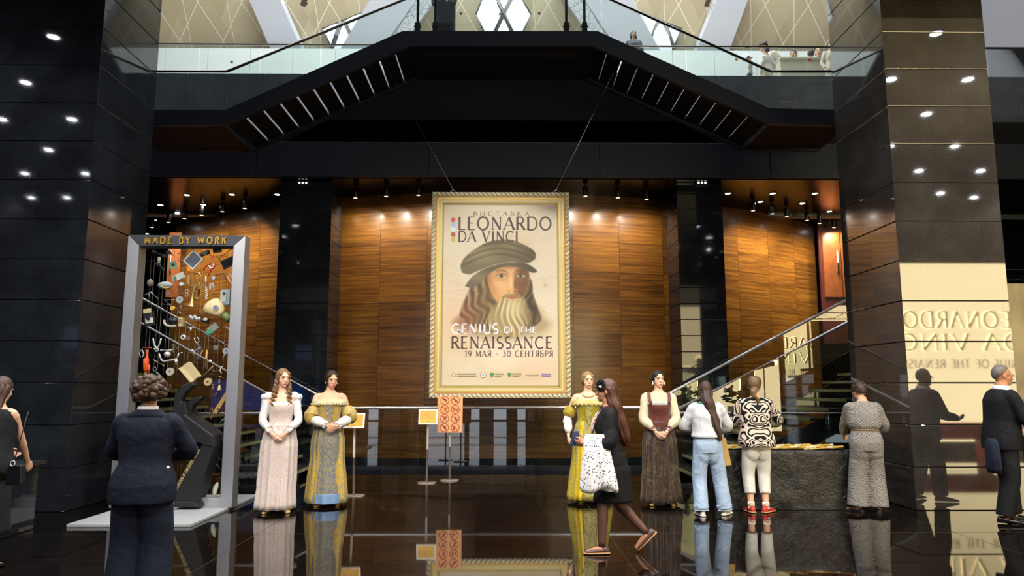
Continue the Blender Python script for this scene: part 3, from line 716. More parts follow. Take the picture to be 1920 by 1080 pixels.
class Person:
    def __init__(s, label, pos, face, height, cat='person', male=False, lean=0.0, hyaw=0.0, hpitch=0.0, htilt=0.0, sk='d9a888', girth=1.0, sh=None, group=None,
                 hands=None, poles=None, hdirs=None, hnorm=None, curl=.55, feet=None, eyes=True, lipc='a8524a', vox=.0052, knees=None):
        s.root = thing('person', label, 'person', pos, radians(face), group, height/1.70)
        s.T = M_T if male else F_T; s.male = male; s.lean = radians(lean); s.hy, s.hp, s.ht = radians(hyaw), radians(hpitch), radians(htilt)
        s.sh = sh or (.19 if male else .165); s.girth = girth; s.sk = skin(sk); s.eyes = eyes; s.lipc = lipc; s.vox = vox
        hands = hands or {}; poles = poles or {}; hdirs = hdirs or {}; hnorm = hnorm or {}
        s.arm, s.hand = {}, {}
        for sd in (1, -1):
            S_ = s.bend(V((sd*s.sh, .008, 1.362))); W = V(hands.get(sd, (sd*(s.sh+.06), -.03, .87)))
            pole = V(poles.get(sd, (sd*.5, .8, -.25)))
            E, W = s.ik(S_, W, .285, .25, pole); s.arm[sd] = (S_, E, W)
            d = V(hdirs.get(sd, tuple((W-E).normalized()))).normalized(); nn = V(hnorm.get(sd, (-sd, 0.05, .1)))
            nn = (nn-d*nn.dot(d)).normalized(); s.hand[sd] = (W, d, nn)
        s.curl = curl
        feet = feet or {}; s.leg = {}; s.foot = {}
        for sd in (1, -1):
            H = V((sd*.088, .01, .87)); A, fd = feet.get(sd, ((sd*.1, .02, .075), (sd*.18, -1, 0)))
            Kn, A = s.ik(H, V(A), .404, .399, V((knees or {}).get(sd, (sd*.12, -1, .1)))); s.leg[sd] = (H, Kn, A); s.foot[sd] = V(fd).normalized()
    def ik(s, a, b, l1, l2, pole):
        d = b-a; L = d.length
        if L > (l1+l2)*.998: b = a+d.normalized()*(l1+l2)*.998; d = b-a; L = d.length
        x = (l1*l1-l2*l2+L*L)/(2*L); h = sqrt(max(l1*l1-x*x, 1e-6)); u = d/L
        p = pole-u*pole.dot(u); p = p.normalized() if p.length > 1e-5 else V((0, 1, 0))
        return a+u*x+p*h, b
    def bend(s, p):
        p = V(p)
        if s.lean == 0: return p
        t = max(0, min(1, (p.z-.88)/.3)); t = t*t*(3-2*t); a = s.lean*t; y, z = p.y, p.z-.92
        return V((p.x, y*cos(a)-z*sin(a), .92+y*sin(a)+z*cos(a)))
    def head(s, p):
        p = V(p); o = V((0, .015, 1.47)); q = p-o
        a, b, c = s.hp, s.ht, s.hy
        q = V((q.x, q.y*cos(a)-q.z*sin(a), q.y*sin(a)+q.z*cos(a)))
        q = V((q.x*cos(b)-q.z*sin(b), q.y, q.x*sin(b)+q.z*cos(b)))
        q = V((q.x*cos(c)-q.y*sin(c), q.x*sin(c)+q.y*cos(c), q.z))
        return s.bend(o+q)
    def hmap(s, m, i0=0):
        for i in range(i0, len(m.v)): m.v[i] = s.head(m.v[i])
    def bmap(s, m, i0=0):
        for i in range(i0, len(m.v)): m.v[i] = s.bend(m.v[i])
    def torso(s, m, zs, off, ph=pi/2, n=24, p=.85, wmul=1.0, cap=True, mi=0):
        i0 = len(m.v); rings = []
        for k, z in enumerate(zs):
            hw, hd, yo = interp(s.T, z); o = off[k] if isinstance(off, (list, tuple)) else off
            rings.append(m.ring((0, yo, z), (1,0,0), (0,1,0), hw*s.girth*wmul+o, hd*s.girth+o, n, 0, p))
        m.loft(rings, cap, cap, mi); s.bmap(m, i0); return m
    def hand_mesh(s, m, sd):
        W, d, nn = s.hand[sd]; t = d.cross(nn)*(1 if sd < 0 else -1)
        rings = []
        for u, wd, th in ((-.025,.024,.02), (.0,.025,.019), (.03,.036,.018), (.065,.041,.016), (.092,.038,.012)):
            rings.append(m.ring(W+d*u, t, nn, wd, th, 12, 0, .8))
        m.loft(rings)
        for i, (o, L) in enumerate(((.029,.07), (.010,.079), (-.010,.074), (-.029,.058))):
            p = W+d*.082+t*o; c = s.curl*(1+.12*i); pts = [p-d*.012]; dd = d.copy(); nnn = nn.copy()
            for q, seg in enumerate((.45, .31, .24)):
                a = c*(.55 if q == 0 else .8); dd, nnn = dd*cos(a)+nnn*sin(a), nnn*cos(a)-dd*sin(a)
                pts.append(pts[-1]+dd*L*seg*1.1)
            m.tube(pts, [.0092, .009, .0082, .0068], 7)
        p = W+d*.022+t*.03
        m.tube([p-t*.012, p+t*.018+d*.022+nn*.01, p+t*.024+d*.05+nn*.018, p+t*.018+d*.072+nn*.022], [.013, .0115, .0095, .0075], 7)
    def body(s, legs=True):
        m = MB(); zs = [.78,.84,.88,.92,.96,1.02,1.07,1.11,1.15,1.2,1.24,1.28,1.31,1.34,1.37,1.39,1.41,1.43,1.46,1.5]
        s.torso(m, zs, 0)
        i0 = len(m.v)      # head
        m.tube([(0,.012,1.44), (0,.008,1.5), (0,.0,1.56)], [.052, .049, .047] if not s.male else [.062, .059, .056], 14)
        m.ell((0,.012,1.607), (.073,.092,.096)); m.ell((0,-.018,1.575), (.063,.07,.075)); m.ell((0,-.03,1.535), (.052,.056,.052)); m.ell((0,-.064,1.5), (.024,.022,.018))
        for sd in (1, -1):
            m.ell((sd*.036,-.042,1.56), (.026,.03,.03)); m.ell((sd*.074,.012,1.58), (.010,.019,.03))
        m.tube([(0,-.08,1.6), (0,-.094,1.575), (0,-.104,1.557), (0,-.092,1.548)], [.008, .0095, .012, .009], 8)
        m.tube([(-.05,-.066,1.612), (-.025,-.078,1.617), (.025,-.078,1.617), (.05,-.066,1.612)], .011, 8)
        m.ell((0,-.078,1.523), (.022,.012,.014)); s.hmap(m, i0)
        for sd in (1, -1):
            S_, E, W = s.arm[sd]; inn = s.bend((sd*(s.sh-.08), .008, 1.36)); g = s.girth*(1.12 if s.male else 1)
            pts = smoothline([inn, S_, S_.lerp(E, .5), E, E.lerp(W, .35), W], 4); n = len(pts)
            tab = [(0,.05),(.22,.045),(.5,.038),(.62,.034),(.72,.035),(1,.022)]
            m.tube(pts, [interp(tab, i/(n-1))[0]*g for i in range(n)], 12); s.hand_mesh(m, sd)
            if legs:
                H, Kn, A = s.leg[sd]; pts = smoothline([H+V((0,0,.03)), H.lerp(Kn, .5), Kn, Kn.lerp(A, .35), A], 4); n = len(pts)
                tab = [(0,.086),(.3,.073),(.5,.052),(.62,.052),(.72,.053),(1,.034)]
                m.tube(pts, [interp(tab, i/(n-1))[0]*g for i in range(n)], 14)
                fd = s.foot[sd]; m.tube([A-fd*.035+V((0,0,-.035)), A+V((0,0,-.03)), A+fd*.08+V((0,0,-.045)), A+fd*.15+V((0,0,-.055))], [.03, .036, .03, .018], 10)
        o = m.build('body', s.sk, s.root)
        r = o.modifiers.new('remesh', 'REMESH'); r.mode = 'VOXEL'; r.voxel_size = s.vox; r.use_smooth_shade = True
        q = o.modifiers.new('smooth', 'SMOOTH'); q.factor = .5; q.iterations = 6
        if s.eyes: s.face()
        return o
    def face(s):
        for sd in (1, -1):
            m = MB(); m.ell((sd*.0305,-.0785,1.5935), (.0135,.0075,.0054), 10, 6); s.hmap(m); e = m.build('eye', EYEW, s.root)
            m = MB(); m.ell((sd*.0305,-.0845,1.5935), (.006,.0032,.0052), 8, 5); m.tube([(sd*.016,-.0845,1.5985), (sd*.0305,-.0875,1.6), (sd*.046,-.082,1.5975)], .002, 5); s.hmap(m); m.build('iris', EYED, e)
            m = MB(); m.tube([(sd*.014,-.088,1.6125), (sd*.032,-.089,1.6175), (sd*.05,-.078,1.6125)], [.0026,.003,.0015], 6); s.hmap(m); m.build('eyebrow', M('4a3222', .7), s.root)
        m = MB(); m.ell((0,-.0885,1.5265), (.0205,.0062,.0042), 10, 5); m.ell((0,-.088,1.5185), (.017,.0068,.005), 10, 5); s.hmap(m); m.build('lips', M(s.lipc, .4), s.root)
    # ---- hair
    def cap(s, m, r=(.083,.102,.104), c=(0,.022,1.612), tilt=.78, amax=1.72, lump=.0, n=28, seed=1, front=1.0):
        i0 = len(m.v); rings = []; c = V(c); ax = V((0, sin(tilt), cos(tilt))); bx = V((1,0,0)); by = ax.cross(bx)
        K_ = 12
        for k in range(K_+2):
            a = amax*min(k, K_)/K_; sc = 1 if k <= K_ else .9; row = []
            for i in range(n):
                t = 2*pi*i/n; dd = ax*cos(a)+(bx*cos(t)+by*sin(t))*max(sin(a), .02)
                q = sc+(lump*mnoise.noise(V((dd.x*4+seed, dd.y*4, dd.z*4))) if lump else 0)+(.012*sin(t*14+3*sin(a*2)) if k > 1 else 0)
                row.append(c+V((dd.x*r[0], dd.y*r[1], dd.z*r[2]))*q)
            rings.append(row)
        m.loft(rings, True, True); s.hmap(m, i0)
    def fall(s, m, secs, n=36, seed=0, amp=.09, head_k=2):
        """hanging mass: list of (x, y, z, hw, hd); first head_k sections follow the head"""
        rings = []; rnd = random.Random(seed); ph = [rnd.uniform(0, 6.3) for _ in range(5)]
        q = []
        for k in range(len(secs)-1):
            for j in range(4): q.append((tuple(lerp(a, b, j/4) for a, b in zip(secs[k], secs[k+1])), k+j/4))
        q.append((secs[-1], len(secs)-1))
        for (x, y, z, hw, hd), kk in q:
            row = []
            for i in range(n):
                t = 2*pi*i/n; w_ = 1+amp*(sin(9*t+ph[0]+z*5)*.6+sin(17*t+ph[1]-z*9)*.5)
                p = V((x+hw*w_*cos(t)+.006*sin(z*38+ph[2]), y+hd*w_*sin(t), z)); row.append(s.head(p) if kk < head_k else s.bend(p))
            rings.append(row)
        m.loft(rings)
    def curl_lock(s, m, p0, p1, r=.02, turns=5, th=.013):
        p0, p1 = V(p0), V(p1); d = p1-p0; a, b, _ = frame_of(d); pts = []
        for i in range(turns*9+1):
            t = i/(turns*9); pts.append(p0+d*t+(a*cos(t*turns*2*pi)+b*sin(t*turns*2*pi))*r*(.4+.6*min(1, t*3)))
        m.tube(pts, [th*(1-.5*abs(i/(len(pts)-1)-.4)) for i in range(len(pts))], 6)
    # ---- clothes
    def sleeve(s, m, sd, rad, upto=1.0, mi=0, start=.0, wob=0, inner=True, n=16):
        S_, E, W = s.arm[sd]; inn = s.bend((sd*(s.sh-.06), .008, 1.352))
        pts = smoothline(([inn] if inner else [])+[S_, S_.lerp(E, .5), E, E.lerp(W, .5), W], 5); k = int((len(pts)-1)*upto); k0 = int((len(pts)-1)*start); pts = pts[k0:k+1]; q = len(pts)
        rr = [interp(rad, i/(q-1))[0] for i in range(q)]
        if inner and start == 0: rr = [min(r, .05+.05*i/(q*.28)) for i, r in enumerate(rr)]
        rr = [r*.86 for r in rr]
        if wob: rr = [r*(1+wob*sin(i*2.1+sd)) for i, r in enumerate(rr)]
        m.tube(pts, rr, n, mi)
    def skirt(s, m, zt, zb, rt, rb, pleats=14, amp=.1, n=112, yo=.005, seed=0, sx=1.0, gap=None, mi=0, power=1.0, c0=None, inner=.02, c1=(0,0)):
        rings = []; rnd = random.Random(seed); ph = [rnd.uniform(0, 6.28) for _ in range(4)]; K_ = 16
        aa = [2*pi*i/n for i in range(n)] if gap is None else [gap[0]+(gap[1]-gap[0])*i/(n-1) for i in range(n)]
        def row(k, dr):
            t = k/K_; z = zt+(zb-zt)*t; f = t**power; rx = lerp(rt[0], rb[0], f); ry = lerp(rt[1], rb[1], f); out = []
            hw, hd, _ = interp(s.T, max(z, .86)); q_ = 1-max(0, min(1, (.86-z)/.5))
            if t > .05: rx = max(rx, (hw+.022)*q_, .205 if .35 < z < .84 else 0); ry = max(ry, (hd+.03)*q_, .175 if .3 < z < .84 else 0)
            for a in aa:
                w_ = amp*min(1, .25+t*1.1)*(sin(pleats*a+ph[0]+.6*sin(3*a+ph[1]))*.6+.4*sin(pleats*.53*a+ph[2]+t))
                if z > .3: w_ = max(w_, -.05)
                out.append(V((sx*(rx+dr)*(1+w_)*cos(a)+c1[0]*t, (ry+dr)*(1+w_)*sin(a)+yo+c1[1]*t, z)))
            return out
        rings = [row(k, 0) for k in range(K_+1)]
        if gap is None:
            rings += [row(K_, -inner)]; m.loft(rings, True, True, mi)
        else:
            m.loft([a+list(reversed(b)) for a, b in zip(rings, [row(k, -inner) for k in range(K_+1)])], True, True, mi)
    def trousers(s, m, rad, zc=.08, top=1.02, off=.016, n=18):
        s.torso(m, [.79,.84,.9,.96,top], off); g_ = s.girth
        m.ell((0, .014, .83), (.12*g_+off, .098*g_+off, .1), 16, 10)
        for sd in (1, -1): m.ell((sd*.07*g_, .014, .79), ((.088+off)*g_, (.088+off)*g_, .17), 16, 12)
        for sd in (1, -1):
            H, Kn, A = s.leg[sd]; pts = smoothline([H+V((-sd*.004,0,.05)), H.lerp(Kn, .5), Kn, Kn.lerp(A, .5), A], 5); q = len(pts)
            z = [p for p in pts if p.z >= zc] or pts; q2 = len(z)
            m.tube(z, [interp(rad, i/(q-1))[0] for i in range(q2)], n)
    def shoes(s, mt, sole=None, L=.25, h=.055, wd=.043, low=.9, heel=0, name='shoe'):
        for sd in (1, -1):
            A, fd = s.leg[sd][2], s.foot[sd]; side = fd.cross(V((0,0,1))).normalized(); up = side.cross(fd).normalized(); b = A-up*.075
            def sec(u, w_, hh, z0=.0): return [b+fd*u+side*(w_*cos(t))+up*(max(.004, z0+hh*(.5+.5*sin(t)))) for t in [2*pi*i/14 for i in range(14)]]
            m = MB(); m.loft([sec(-.075,.018,h*.7), sec(-.062,.03,h*1.25), sec(-.03,.035,h*1.4*low), sec(.02,.037,h*1.2*low), sec(.08,wd,h*.95), sec(.13,wd,h*.75), sec(L-.085,wd*.8,h*.5), sec(L-.072,wd*.35,h*.3)])
            o = m.build(name, mt, s.root)
            if sole:
                m = MB(); m.loft([[p-up*.0 for p in sec(u, w_+.007, .024, -.004)] for u, w_ in ((-.08,.018), (-.066,.033), (0,.038), (.08,wd+.002), (.13,wd+.001), (L-.082,wd*.8), (L-.068,wd*.4))]); m.build('sole', sole, o)
    def part(s, name, m, mt, parent=None, remesh=None, label=None):
        o = m.build(name, mt, parent or s.root)
        if remesh:
            r = o.modifiers.new('remesh', 'REMESH'); r.mode = 'VOXEL'; r.voxel_size = remesh; r.use_smooth_shade = True
            q = o.modifiers.new('smooth', 'SMOOTH'); q.factor = .5; q.iterations = 4
        if label: o['label'] = label
        return o

# ---- cloths
def cloth(name, c, scale=26, strength=.35, rough=.8, c2=None, sheen=0.0):
    t = NT(name); co = t.coord(); n1 = t.noise(co, scale*.28, 4, .8)
    t.base(t.ramp(t.noise(co, scale*4, 2), [(.3, c), (.75, c2 or c)])); t.p(Roughness=rough, Sheen_Weight=sheen, Specular_IOR_Level=.25); t.bump(n1, strength, .05); return t.m
def brocade(name, a, b, scale=26, thr=.5, c3=None, rough=.45, stripe=None):
    t = NT(name); co = t.coord()
    v = t.noise(co, scale, 1.5, 1.6, .4); f = t.ramp(v, [(thr-.03, '000000'), (thr+.03, 'ffffff')])
    col = t.mix(f, lin(a), lin(b))
    if c3: col = t.mix(t.ramp(t.noise(co, scale*.35, 1, 1), [(.55, '000000'), (.62, 'ffffff')]), col, lin(c3))
    t.base(col); t.p(Roughness=rough, Sheen_Weight=.3, Specular_IOR_Level=.4); t.bump(v, .25, .01); return t.m
def dots(name, base, dot, scale=38, size=.33):
    t = NT(name); vo = t.add('TexVoronoi', feature='F1'); t.set(vo.inputs['Vector'], t.coord()); vo.inputs['Scale'].default_value = scale
    t.base(t.mix(t.math('LESS_THAN', vo.outputs[0], size), lin(base), lin(dot))); t.p(Roughness=.7); return t.m
def ornament(name):
    t = NT(name); co = t.coord(); sx = t.add('SeparateXYZ'); t.set(sx.inputs[0], co); cx = t.add('CombineXYZ'); t.set(cx.inputs[0], t.math('ABSOLUTE', sx.outputs[0])); t.set(cx.inputs[1], sx.outputs[1]); t.set(cx.inputs[2], sx.outputs[2]); mp = cx.outputs[0]
    n0 = t.add('TexNoise'); t.set(n0.inputs['Vector'], mp); n0.inputs['Scale'].default_value = 7; n0.inputs['Detail'].default_value = 0; n0.inputs['Distortion'].default_value = .8
    wv = t.math('SINE', t.math('MULTIPLY', n0.outputs[0], 40)); f = t.math('GREATER_THAN', wv, .1)
    t.base(t.mix(f, lin('0b0a0c'), lin('cfbfae'))); t.p(Roughness=.75, Specular_IOR_Level=.2); return t.m
def checks(name, a, b, s=42):
    t = NT(name); co = t.coord(); ck = t.add('TexChecker'); t.set(ck.inputs[0], t.mapping(co, (1, .9, 1))); ck.inputs[1].default_value = lin(a); ck.inputs[2].default_value = lin(b); ck.inputs[3].default_value = s
    t.base(ck.outputs[0]); t.p(Roughness=.85, Specular_IOR_Level=.2); t.bump(t.noise(co, 9, 4, 1), .5, .05); return t.m
LINEN = cloth('white_linen', 'dcd8d2', 30, .5); SHOEB = M('b9995a', .5, name='beige_shoe')
CLASP = dict(hands={1: (.075, -.185, .93), -1: (-.075, -.19, .925)}, poles={1: (.9, .6, -.2), -1: (-.9, .6, -.2)}, hdirs={1: (-.62, -.3, -.72), -1: (.62, -.3, -.72)}, hnorm={1: (-.5, .6, .2), -1: (.5, .6, .2)}, curl=.45)
def FG(px, py): return G(px, py)

# 1 woman in the pale pink gown
p = Person('woman in pale pink brocade gown with long curls, standing beside the metal display frame', FG(519, 960), 12, 1.76, hyaw=26, hpitch=2, sk='e0b196', **CLASP)
p.body()
PINK = brocade('pink_brocade', 'cdb8ad', 'd8c9c2', 42, .5); WHB = brocade('white_brocade', 'd2ccca', 'e2dfdd', 24, .5)
m = MB(); p.skirt(m, 1.06, .045, (.128,.1), (.22,.215), 13, .16, seed=3, power=.8, c1=(-.02, 0)); p.part('skirt', m, PINK)
m = MB(); p.torso(m, [1.0,1.04,1.08,1.14,1.2,1.26,1.31], [.012,.012,.012,.012,.014,.014,.014]); i0 = len(m.v)
m.prism([(-.1,1.03),(-.05,.97),(0,.935),(.05,.97),(.1,1.03)], (0,-.125,0), (1,0,0), (0,0,1), (0,.02,0)); p.bmap(m, i0); p.part('bodice', m, PINK)
for sd in (1, -1):
    m = MB(); p.sleeve(m, sd, [(0,.066),(.25,.066),(.5,.058),(.8,.056),(1,.05)], .86, wob=.04); sl = p.part('sleeve', m, WHB)
    m = MB(); S_ = p.arm[sd][0]
    for k in range(7): a = 2*pi*k/7; m.ell(S_+V((sd*.012+.034*cos(a), .04*sin(a), .0)), (.036,.038,.04), 10, 6)
    p.part('puff', m, WHB, sl)
    E, W = p.arm[sd][1:]; m = MB(); m.tube([E.lerp(W,.5), E.lerp(W,.86), E.lerp(W,.85)], [.048,.05,.042], 14, 0, False); p.part('cuff', m, WHB, sl)
HAIR1 = hairmat('5c4028', '94714a'); m = MB(); p.cap(m, amax=1.75); 
p.fall(m, [(0,.04,1.62,.075,.075),(0,.07,1.52,.08,.045),(0,.085,1.36,.09,.03),(0,.09,1.28,.05,.02)], seed=4)
for sd in (1, -1):
    for k, (dx, dy) in enumerate(((0,0),(.028,-.012),(-.02,.02),(.012,.03))):
        a = p.head((sd*(.078), -.005+dy*.5, 1.58)); b = p.bend((sd*(.085+dx*.8), -.105+dy, 1.24+.03*k)); p.curl_lock(m, a, b, .018, 5+k % 2, .014)

for sd in (1, -1): i0 = len(m.v); m.ell((sd*.068,.012,1.612), (.022,.055,.062)); m.ell((sd*.046,-.022,1.645), (.031,.046,.031)); p.hmap(m, i0)
p.part('hair', m, HAIR1)
for sd in (1, -1):
    m = MB(); m.ell(p.head((sd*.08, -.004, 1.548)), .009, 8, 6); p.part('earring', m, M('f2ece0', .2))
p.shoes(SHOEB, low=.75)

# 2 woman in the yellow and blue gown
p = Person('woman in yellow gown with blue patterned front panel, standing left of a yellow sign', FG(612, 947), 14, 1.75, hyaw=18, hpitch=8, htilt=-3, sk='d8a485', hands={1: (.09, -.2, 1.0), -1: (-.03, -.215, 1.01)}, poles={1: (.9,.5,-.2), -1: (-.9,.4,-.2)}, hdirs={1: (-.75,-.3,-.5), -1: (.85,-.25,-.3)}, hnorm={1: (-.3,.7,.1), -1: (.3,.7,.1)}, curl=.4)
p.body()
YB = brocade('yellow_blue_brocade', '8f8a66', 'c29a2e', 40, .47); BLUEB = brocade('blue_gold_brocade', '5f6670', '94855a', 52, .52, rough=.5); BLUES = M('6c86ac', .4, name='blue_satin')
m = MB(); p.skirt(m, 1.08, .05, (.125,.1), (.235,.232), 10, .05, seed=2, power=.85); o = p.part('underskirt', m, BLUEB)
m = MB(); p.skirt(m, .16, .045, (.232,.229), (.25,.247), 10, .05, seed=2, power=.85); p.part('hem_band', m, BLUES, o)
m = MB(); p.skirt(m, 1.08, .045, (.135,.11), (.255,.25), 13, .14, seed=5, power=.8, gap=(-pi/2+.5, 1.5*pi-.6)); p.part('overskirt', m, YB)
m = MB(); p.torso(m, [1.03,1.08,1.14,1.2,1.26,1.3], .014); bo = p.part('bodice', m, YB)
m = MB(); m.prism([(-.055,1.27),(.055,1.27),(.035,1.1),(0,.98),(-.035,1.1)], (0,-.142,0), (1,0,0), (0,0,1), (0,.04,0)); p.part('stomacher', m, BLUEB, bo)
m = MB(); p.torso(m, [1.27,1.3,1.335], [.03,.034,.024], wmul=1.28); i0 = len(m.v)
for k in range(34): a = 2*pi*k/34; m.ell((.226*cos(a), .142*sin(a)-.008, 1.272), (.018,.015,.015), 8, 5)
p.part('lace_collar', m, brocade('lace', 'b7a779', 'c9bd97', 60, .5))
for k in range(5):
    m = MB(); m.ell((.03*(-1)**k, -.148, 1.25-.032*k), (.012,.008,.008), 8, 5); p.part('gold_bow', m, M('d8b659', .35, .5), bo)
for sd in (1, -1):
    m = MB(); p.sleeve(m, sd, [(0,.06),(.2,.085),(.55,.115),(.85,.1),(1,.05)], .6, start=.24, wob=.05, inner=False); sl = p.part('puffed_sleeve', m, YB)
    m = MB(); p.sleeve(m, sd, [(0,.05),(.4,.075),(.75,.07),(1,.042)], .92, start=.52, wob=.06, inner=False); E, W = p.arm[sd][1:]
    for k in range(9): a = 2*pi*k/9; fa, fb, _ = frame_of(W-E); m.ell(E.lerp(W,.9)+(fa*cos(a)+fb*sin(a))*.038, .02, 8, 5)
    p.part('white_cuff', m, LINEN, sl)
HAIRD = hairmat('17100c', '33241a'); m = MB(); p.cap(m, amax=1.78); m.ell(p.head((0,.115,1.6)), (.045,.042,.045))
m.tube(smoothline([p.head((-.062,-.045,1.64)), p.head((-.072,-.07,1.58)), p.head((-.07,-.065,1.5))], 4), .0045, 5); 
for sd in (1, -1): i0 = len(m.v); m.ell((sd*.068,.012,1.612), (.022,.055,.062)); m.ell((sd*.046,-.022,1.645), (.031,.046,.031)); p.hmap(m, i0)
p.part('hair', m, HAIRD)
for sd in (1, -1): m = MB(); m.ell(p.head((sd*.08,-.004,1.545)), .007, 8, 6); p.part('earring', m, M('efe9dc', .2))
p.shoes(SHOEB, low=.75)

# 3 woman in the bright yellow gown
p = Person('fair-haired woman in bright yellow gown and necklace, partly hidden by the walking woman in black', FG(1105, 941), -2, 1.74, hyaw=10, sk='e2b596', hands={1: (.1, -.2, 1.0), -1: (-.27, -.06, .86)}, poles={-1: (-.8,.6,0)})
p.body()
YG = brocade('olive_yellow_brocade', '8f7d10', 'b39d1c', 30, .5); YS = M('c9a818', .35, name='yellow_satin'); GREENB = brocade('green_gold', '6f6a30', 'a09045', 30, .5)
m = MB(); p.skirt(m, 1.08, .05, (.125,.1), (.24,.24), 10, .05, seed=12); p.part('underskirt', m, GREENB)
m = MB(); p.skirt(m, 1.08, .045, (.135,.11), (.28,.28), 13, .14, seed=8, gap=(-pi/2+.35, 1.5*pi-.45)); p.part('overskirt', m, YG)
m = MB(); p.skirt(m, 1.06, .05, (.14,.118), (.287,.29), 12, .1, seed=8, gap=(1.5*pi-.75, 1.5*pi-.42), n=14, inner=.012); p.part('satin_border', m, YS)
m = MB(); p.torso(m, [1.03,1.08,1.14,1.2,1.26,1.3], .014); bo = p.part('bodice', m, YG)
m = MB(); m.prism([(-.055,1.27),(.055,1.27),(.035,1.1),(0,.98),(-.035,1.1)], (0,-.142,0), (1,0,0), (0,0,1), (0,.04,0)); p.part('stomacher', m, GREENB, bo)
m = MB(); p.torso(m, [1.265,1.295,1.33], [.03,.034,.024], wmul=1.26)
for k in range(22): a = 2*pi*k/22; m.ell((.222*cos(a), .142*sin(a)-.008, 1.27), (.02,.016,.018), 8, 5)
p.part('lace_collar', m, brocade('gold_lace', 'a8934a', 'c4b377', 60, .5))
for sd in (1, -1):
    m = MB(); p.sleeve(m, sd, [(0,.055),(.3,.09),(.7,.095),(1,.05)], .5, start=.22, wob=.06, inner=False); sl = p.part('puffed_sleeve', m, YG)
    m = MB(); p.sleeve(m, sd, [(0,.045),(.4,.07),(.8,.066),(1,.04)], .94, start=.44, wob=.05, inner=False); p.part('white_cuff', m, LINEN, sl)
HAIRB = hairmat('7a5c38', 'b08f5e'); m = MB(); p.cap(m, amax=1.75); p.fall(m, [(0,.05,1.6,.075,.06),(0,.075,1.48,.06,.035),(0,.085,1.4,.03,.02)], seed=9); 
for sd in (1, -1): i0 = len(m.v); m.ell((sd*.068,.012,1.612), (.022,.055,.062)); m.ell((sd*.046,-.022,1.645), (.031,.046,.031)); p.hmap(m, i0)
p.part('hair', m, HAIRB)
m = MB()
for k in range(15): a = pi+pi*k/14; m.ell(p.bend((.075*cos(a), -.055+.045*sin(a), 1.405+.035*sin(a))), .0085, 8, 5)
p.part('necklace', m, M('d8c07a', .25, .7))
p.shoes(M('a58a2a', .5), low=.75)

# 4 walking woman in black
p = Person('walking woman in short black dress with long brown hair, carrying a spotted shawl', FG(1146, 1036), -92, 1.60, hyaw=-12, hpitch=2, lean=2, sk='b07c5f', hands={1: (.2, -.27, 1.07), -1: (-.05, -.25, 1.08)}, poles={1: (.3,1,-.35), -1: (-.5,1,-.3)}, hdirs={1: (-.45,-.8,.12), -1: (.1,-.9,.2)}, hnorm={1: (-.6,.2,.5), -1: (.8,0,.3)}, curl=.7,
    feet={1: ((.075, -.1, .078), (.05,-1,0)), -1: ((-.06, .36, .185), (-.05,-.72,-.68))}, knees={-1: (0,-1,-.2)})
p.body()
BLKF = cloth('black_cloth', '0d0c0d', 22, .4, .8); TIGHT = M('5a3c30', .55, name='sheer_tights')
m = MB()
for sd in (1, -1):
    H, Kn, A = p.leg[sd]; pts = smoothline([H, H.lerp(Kn,.5), Kn, Kn.lerp(A,.35), A], 4); n = len(pts); m.tube(pts, [interp([(0,.088),(.3,.076),(.5,.055),(.62,.055),(.72,.056),(1,.037)], i/(n-1))[0] for i in range(n)], 14)
p.part('tights', m, TIGHT)
m = MB(); p.torso(m, [.8,.88,.96,1.02,1.07,1.15,1.24,1.31,1.37,1.41,1.435], [.03,.03,.028,.025,.025,.025,.022,.02,.018,.016,.012]); p.skirt(m, .98, .5, (.175,.13), (.195,.2), 6, .05, seed=1, yo=.03)
dr = p.part('dress', m, BLKF)
for sd in (1, -1):
    m = MB(); p.sleeve(m, sd, [(0,.07),(.3,.075),(.6,.082),(.85,.075),(1,.035)], .93, wob=.04); p.part('sleeve', m, BLKF, dr)
HAIR4 = hairmat('2c1710', '5a3322'); m = MB(); p.cap(m, amax=1.78)
p.fall(m, [(0,.03,1.63,.08,.08),(.0,.055,1.52,.09,.07),(.0,.09,1.38,.105,.075),(.0,.13,1.22,.1,.075),(.0,.16,1.1,.07,.06),(.0,.175,1.03,.03,.03)], seed=6, amp=.14); p.part('hair', m, HAIR4)
m = MB()
for k in range(7): a = 2*pi*k/7; m.ell(p.head((.075, -.035+.03*cos(a), 1.65+.04*sin(a))), (.018,.022,.026), 9, 6)
hc = p.part('hair_bow', m, BLACKM); m = MB(); m.ell(p.head((.096,-.04,1.635)), (.008,.016,.012), 8, 5); p.part('pearl_clip', m, M('e8e6e2', .3), hc)
m = MB(); m.tube(smoothline([p.bend((.07,-.03,1.43)), p.bend((.05,-.135,1.3)), p.bend((0,-.16,1.18)), p.bend((-.05,-.135,1.3)), p.bend((-.07,-.03,1.43))], 5), (.014), 6); p.part('lanyard', m, brocade('colour_ribbon', 'b5452e', 'd8d2cc', 30, .5, '3f6d9a'))
p.shoes(M('4a3028', .45), M('a87c54', .6), low=1.0)
sc_ = 1.60/1.70
Wl = p.arm[1][2]; El = p.arm[1][1]; RW = Matrix.Translation(p.root.location) @ Matrix.Rotation(radians(-92), 4, 'Z') @ Matrix.Scale(sc_, 4)
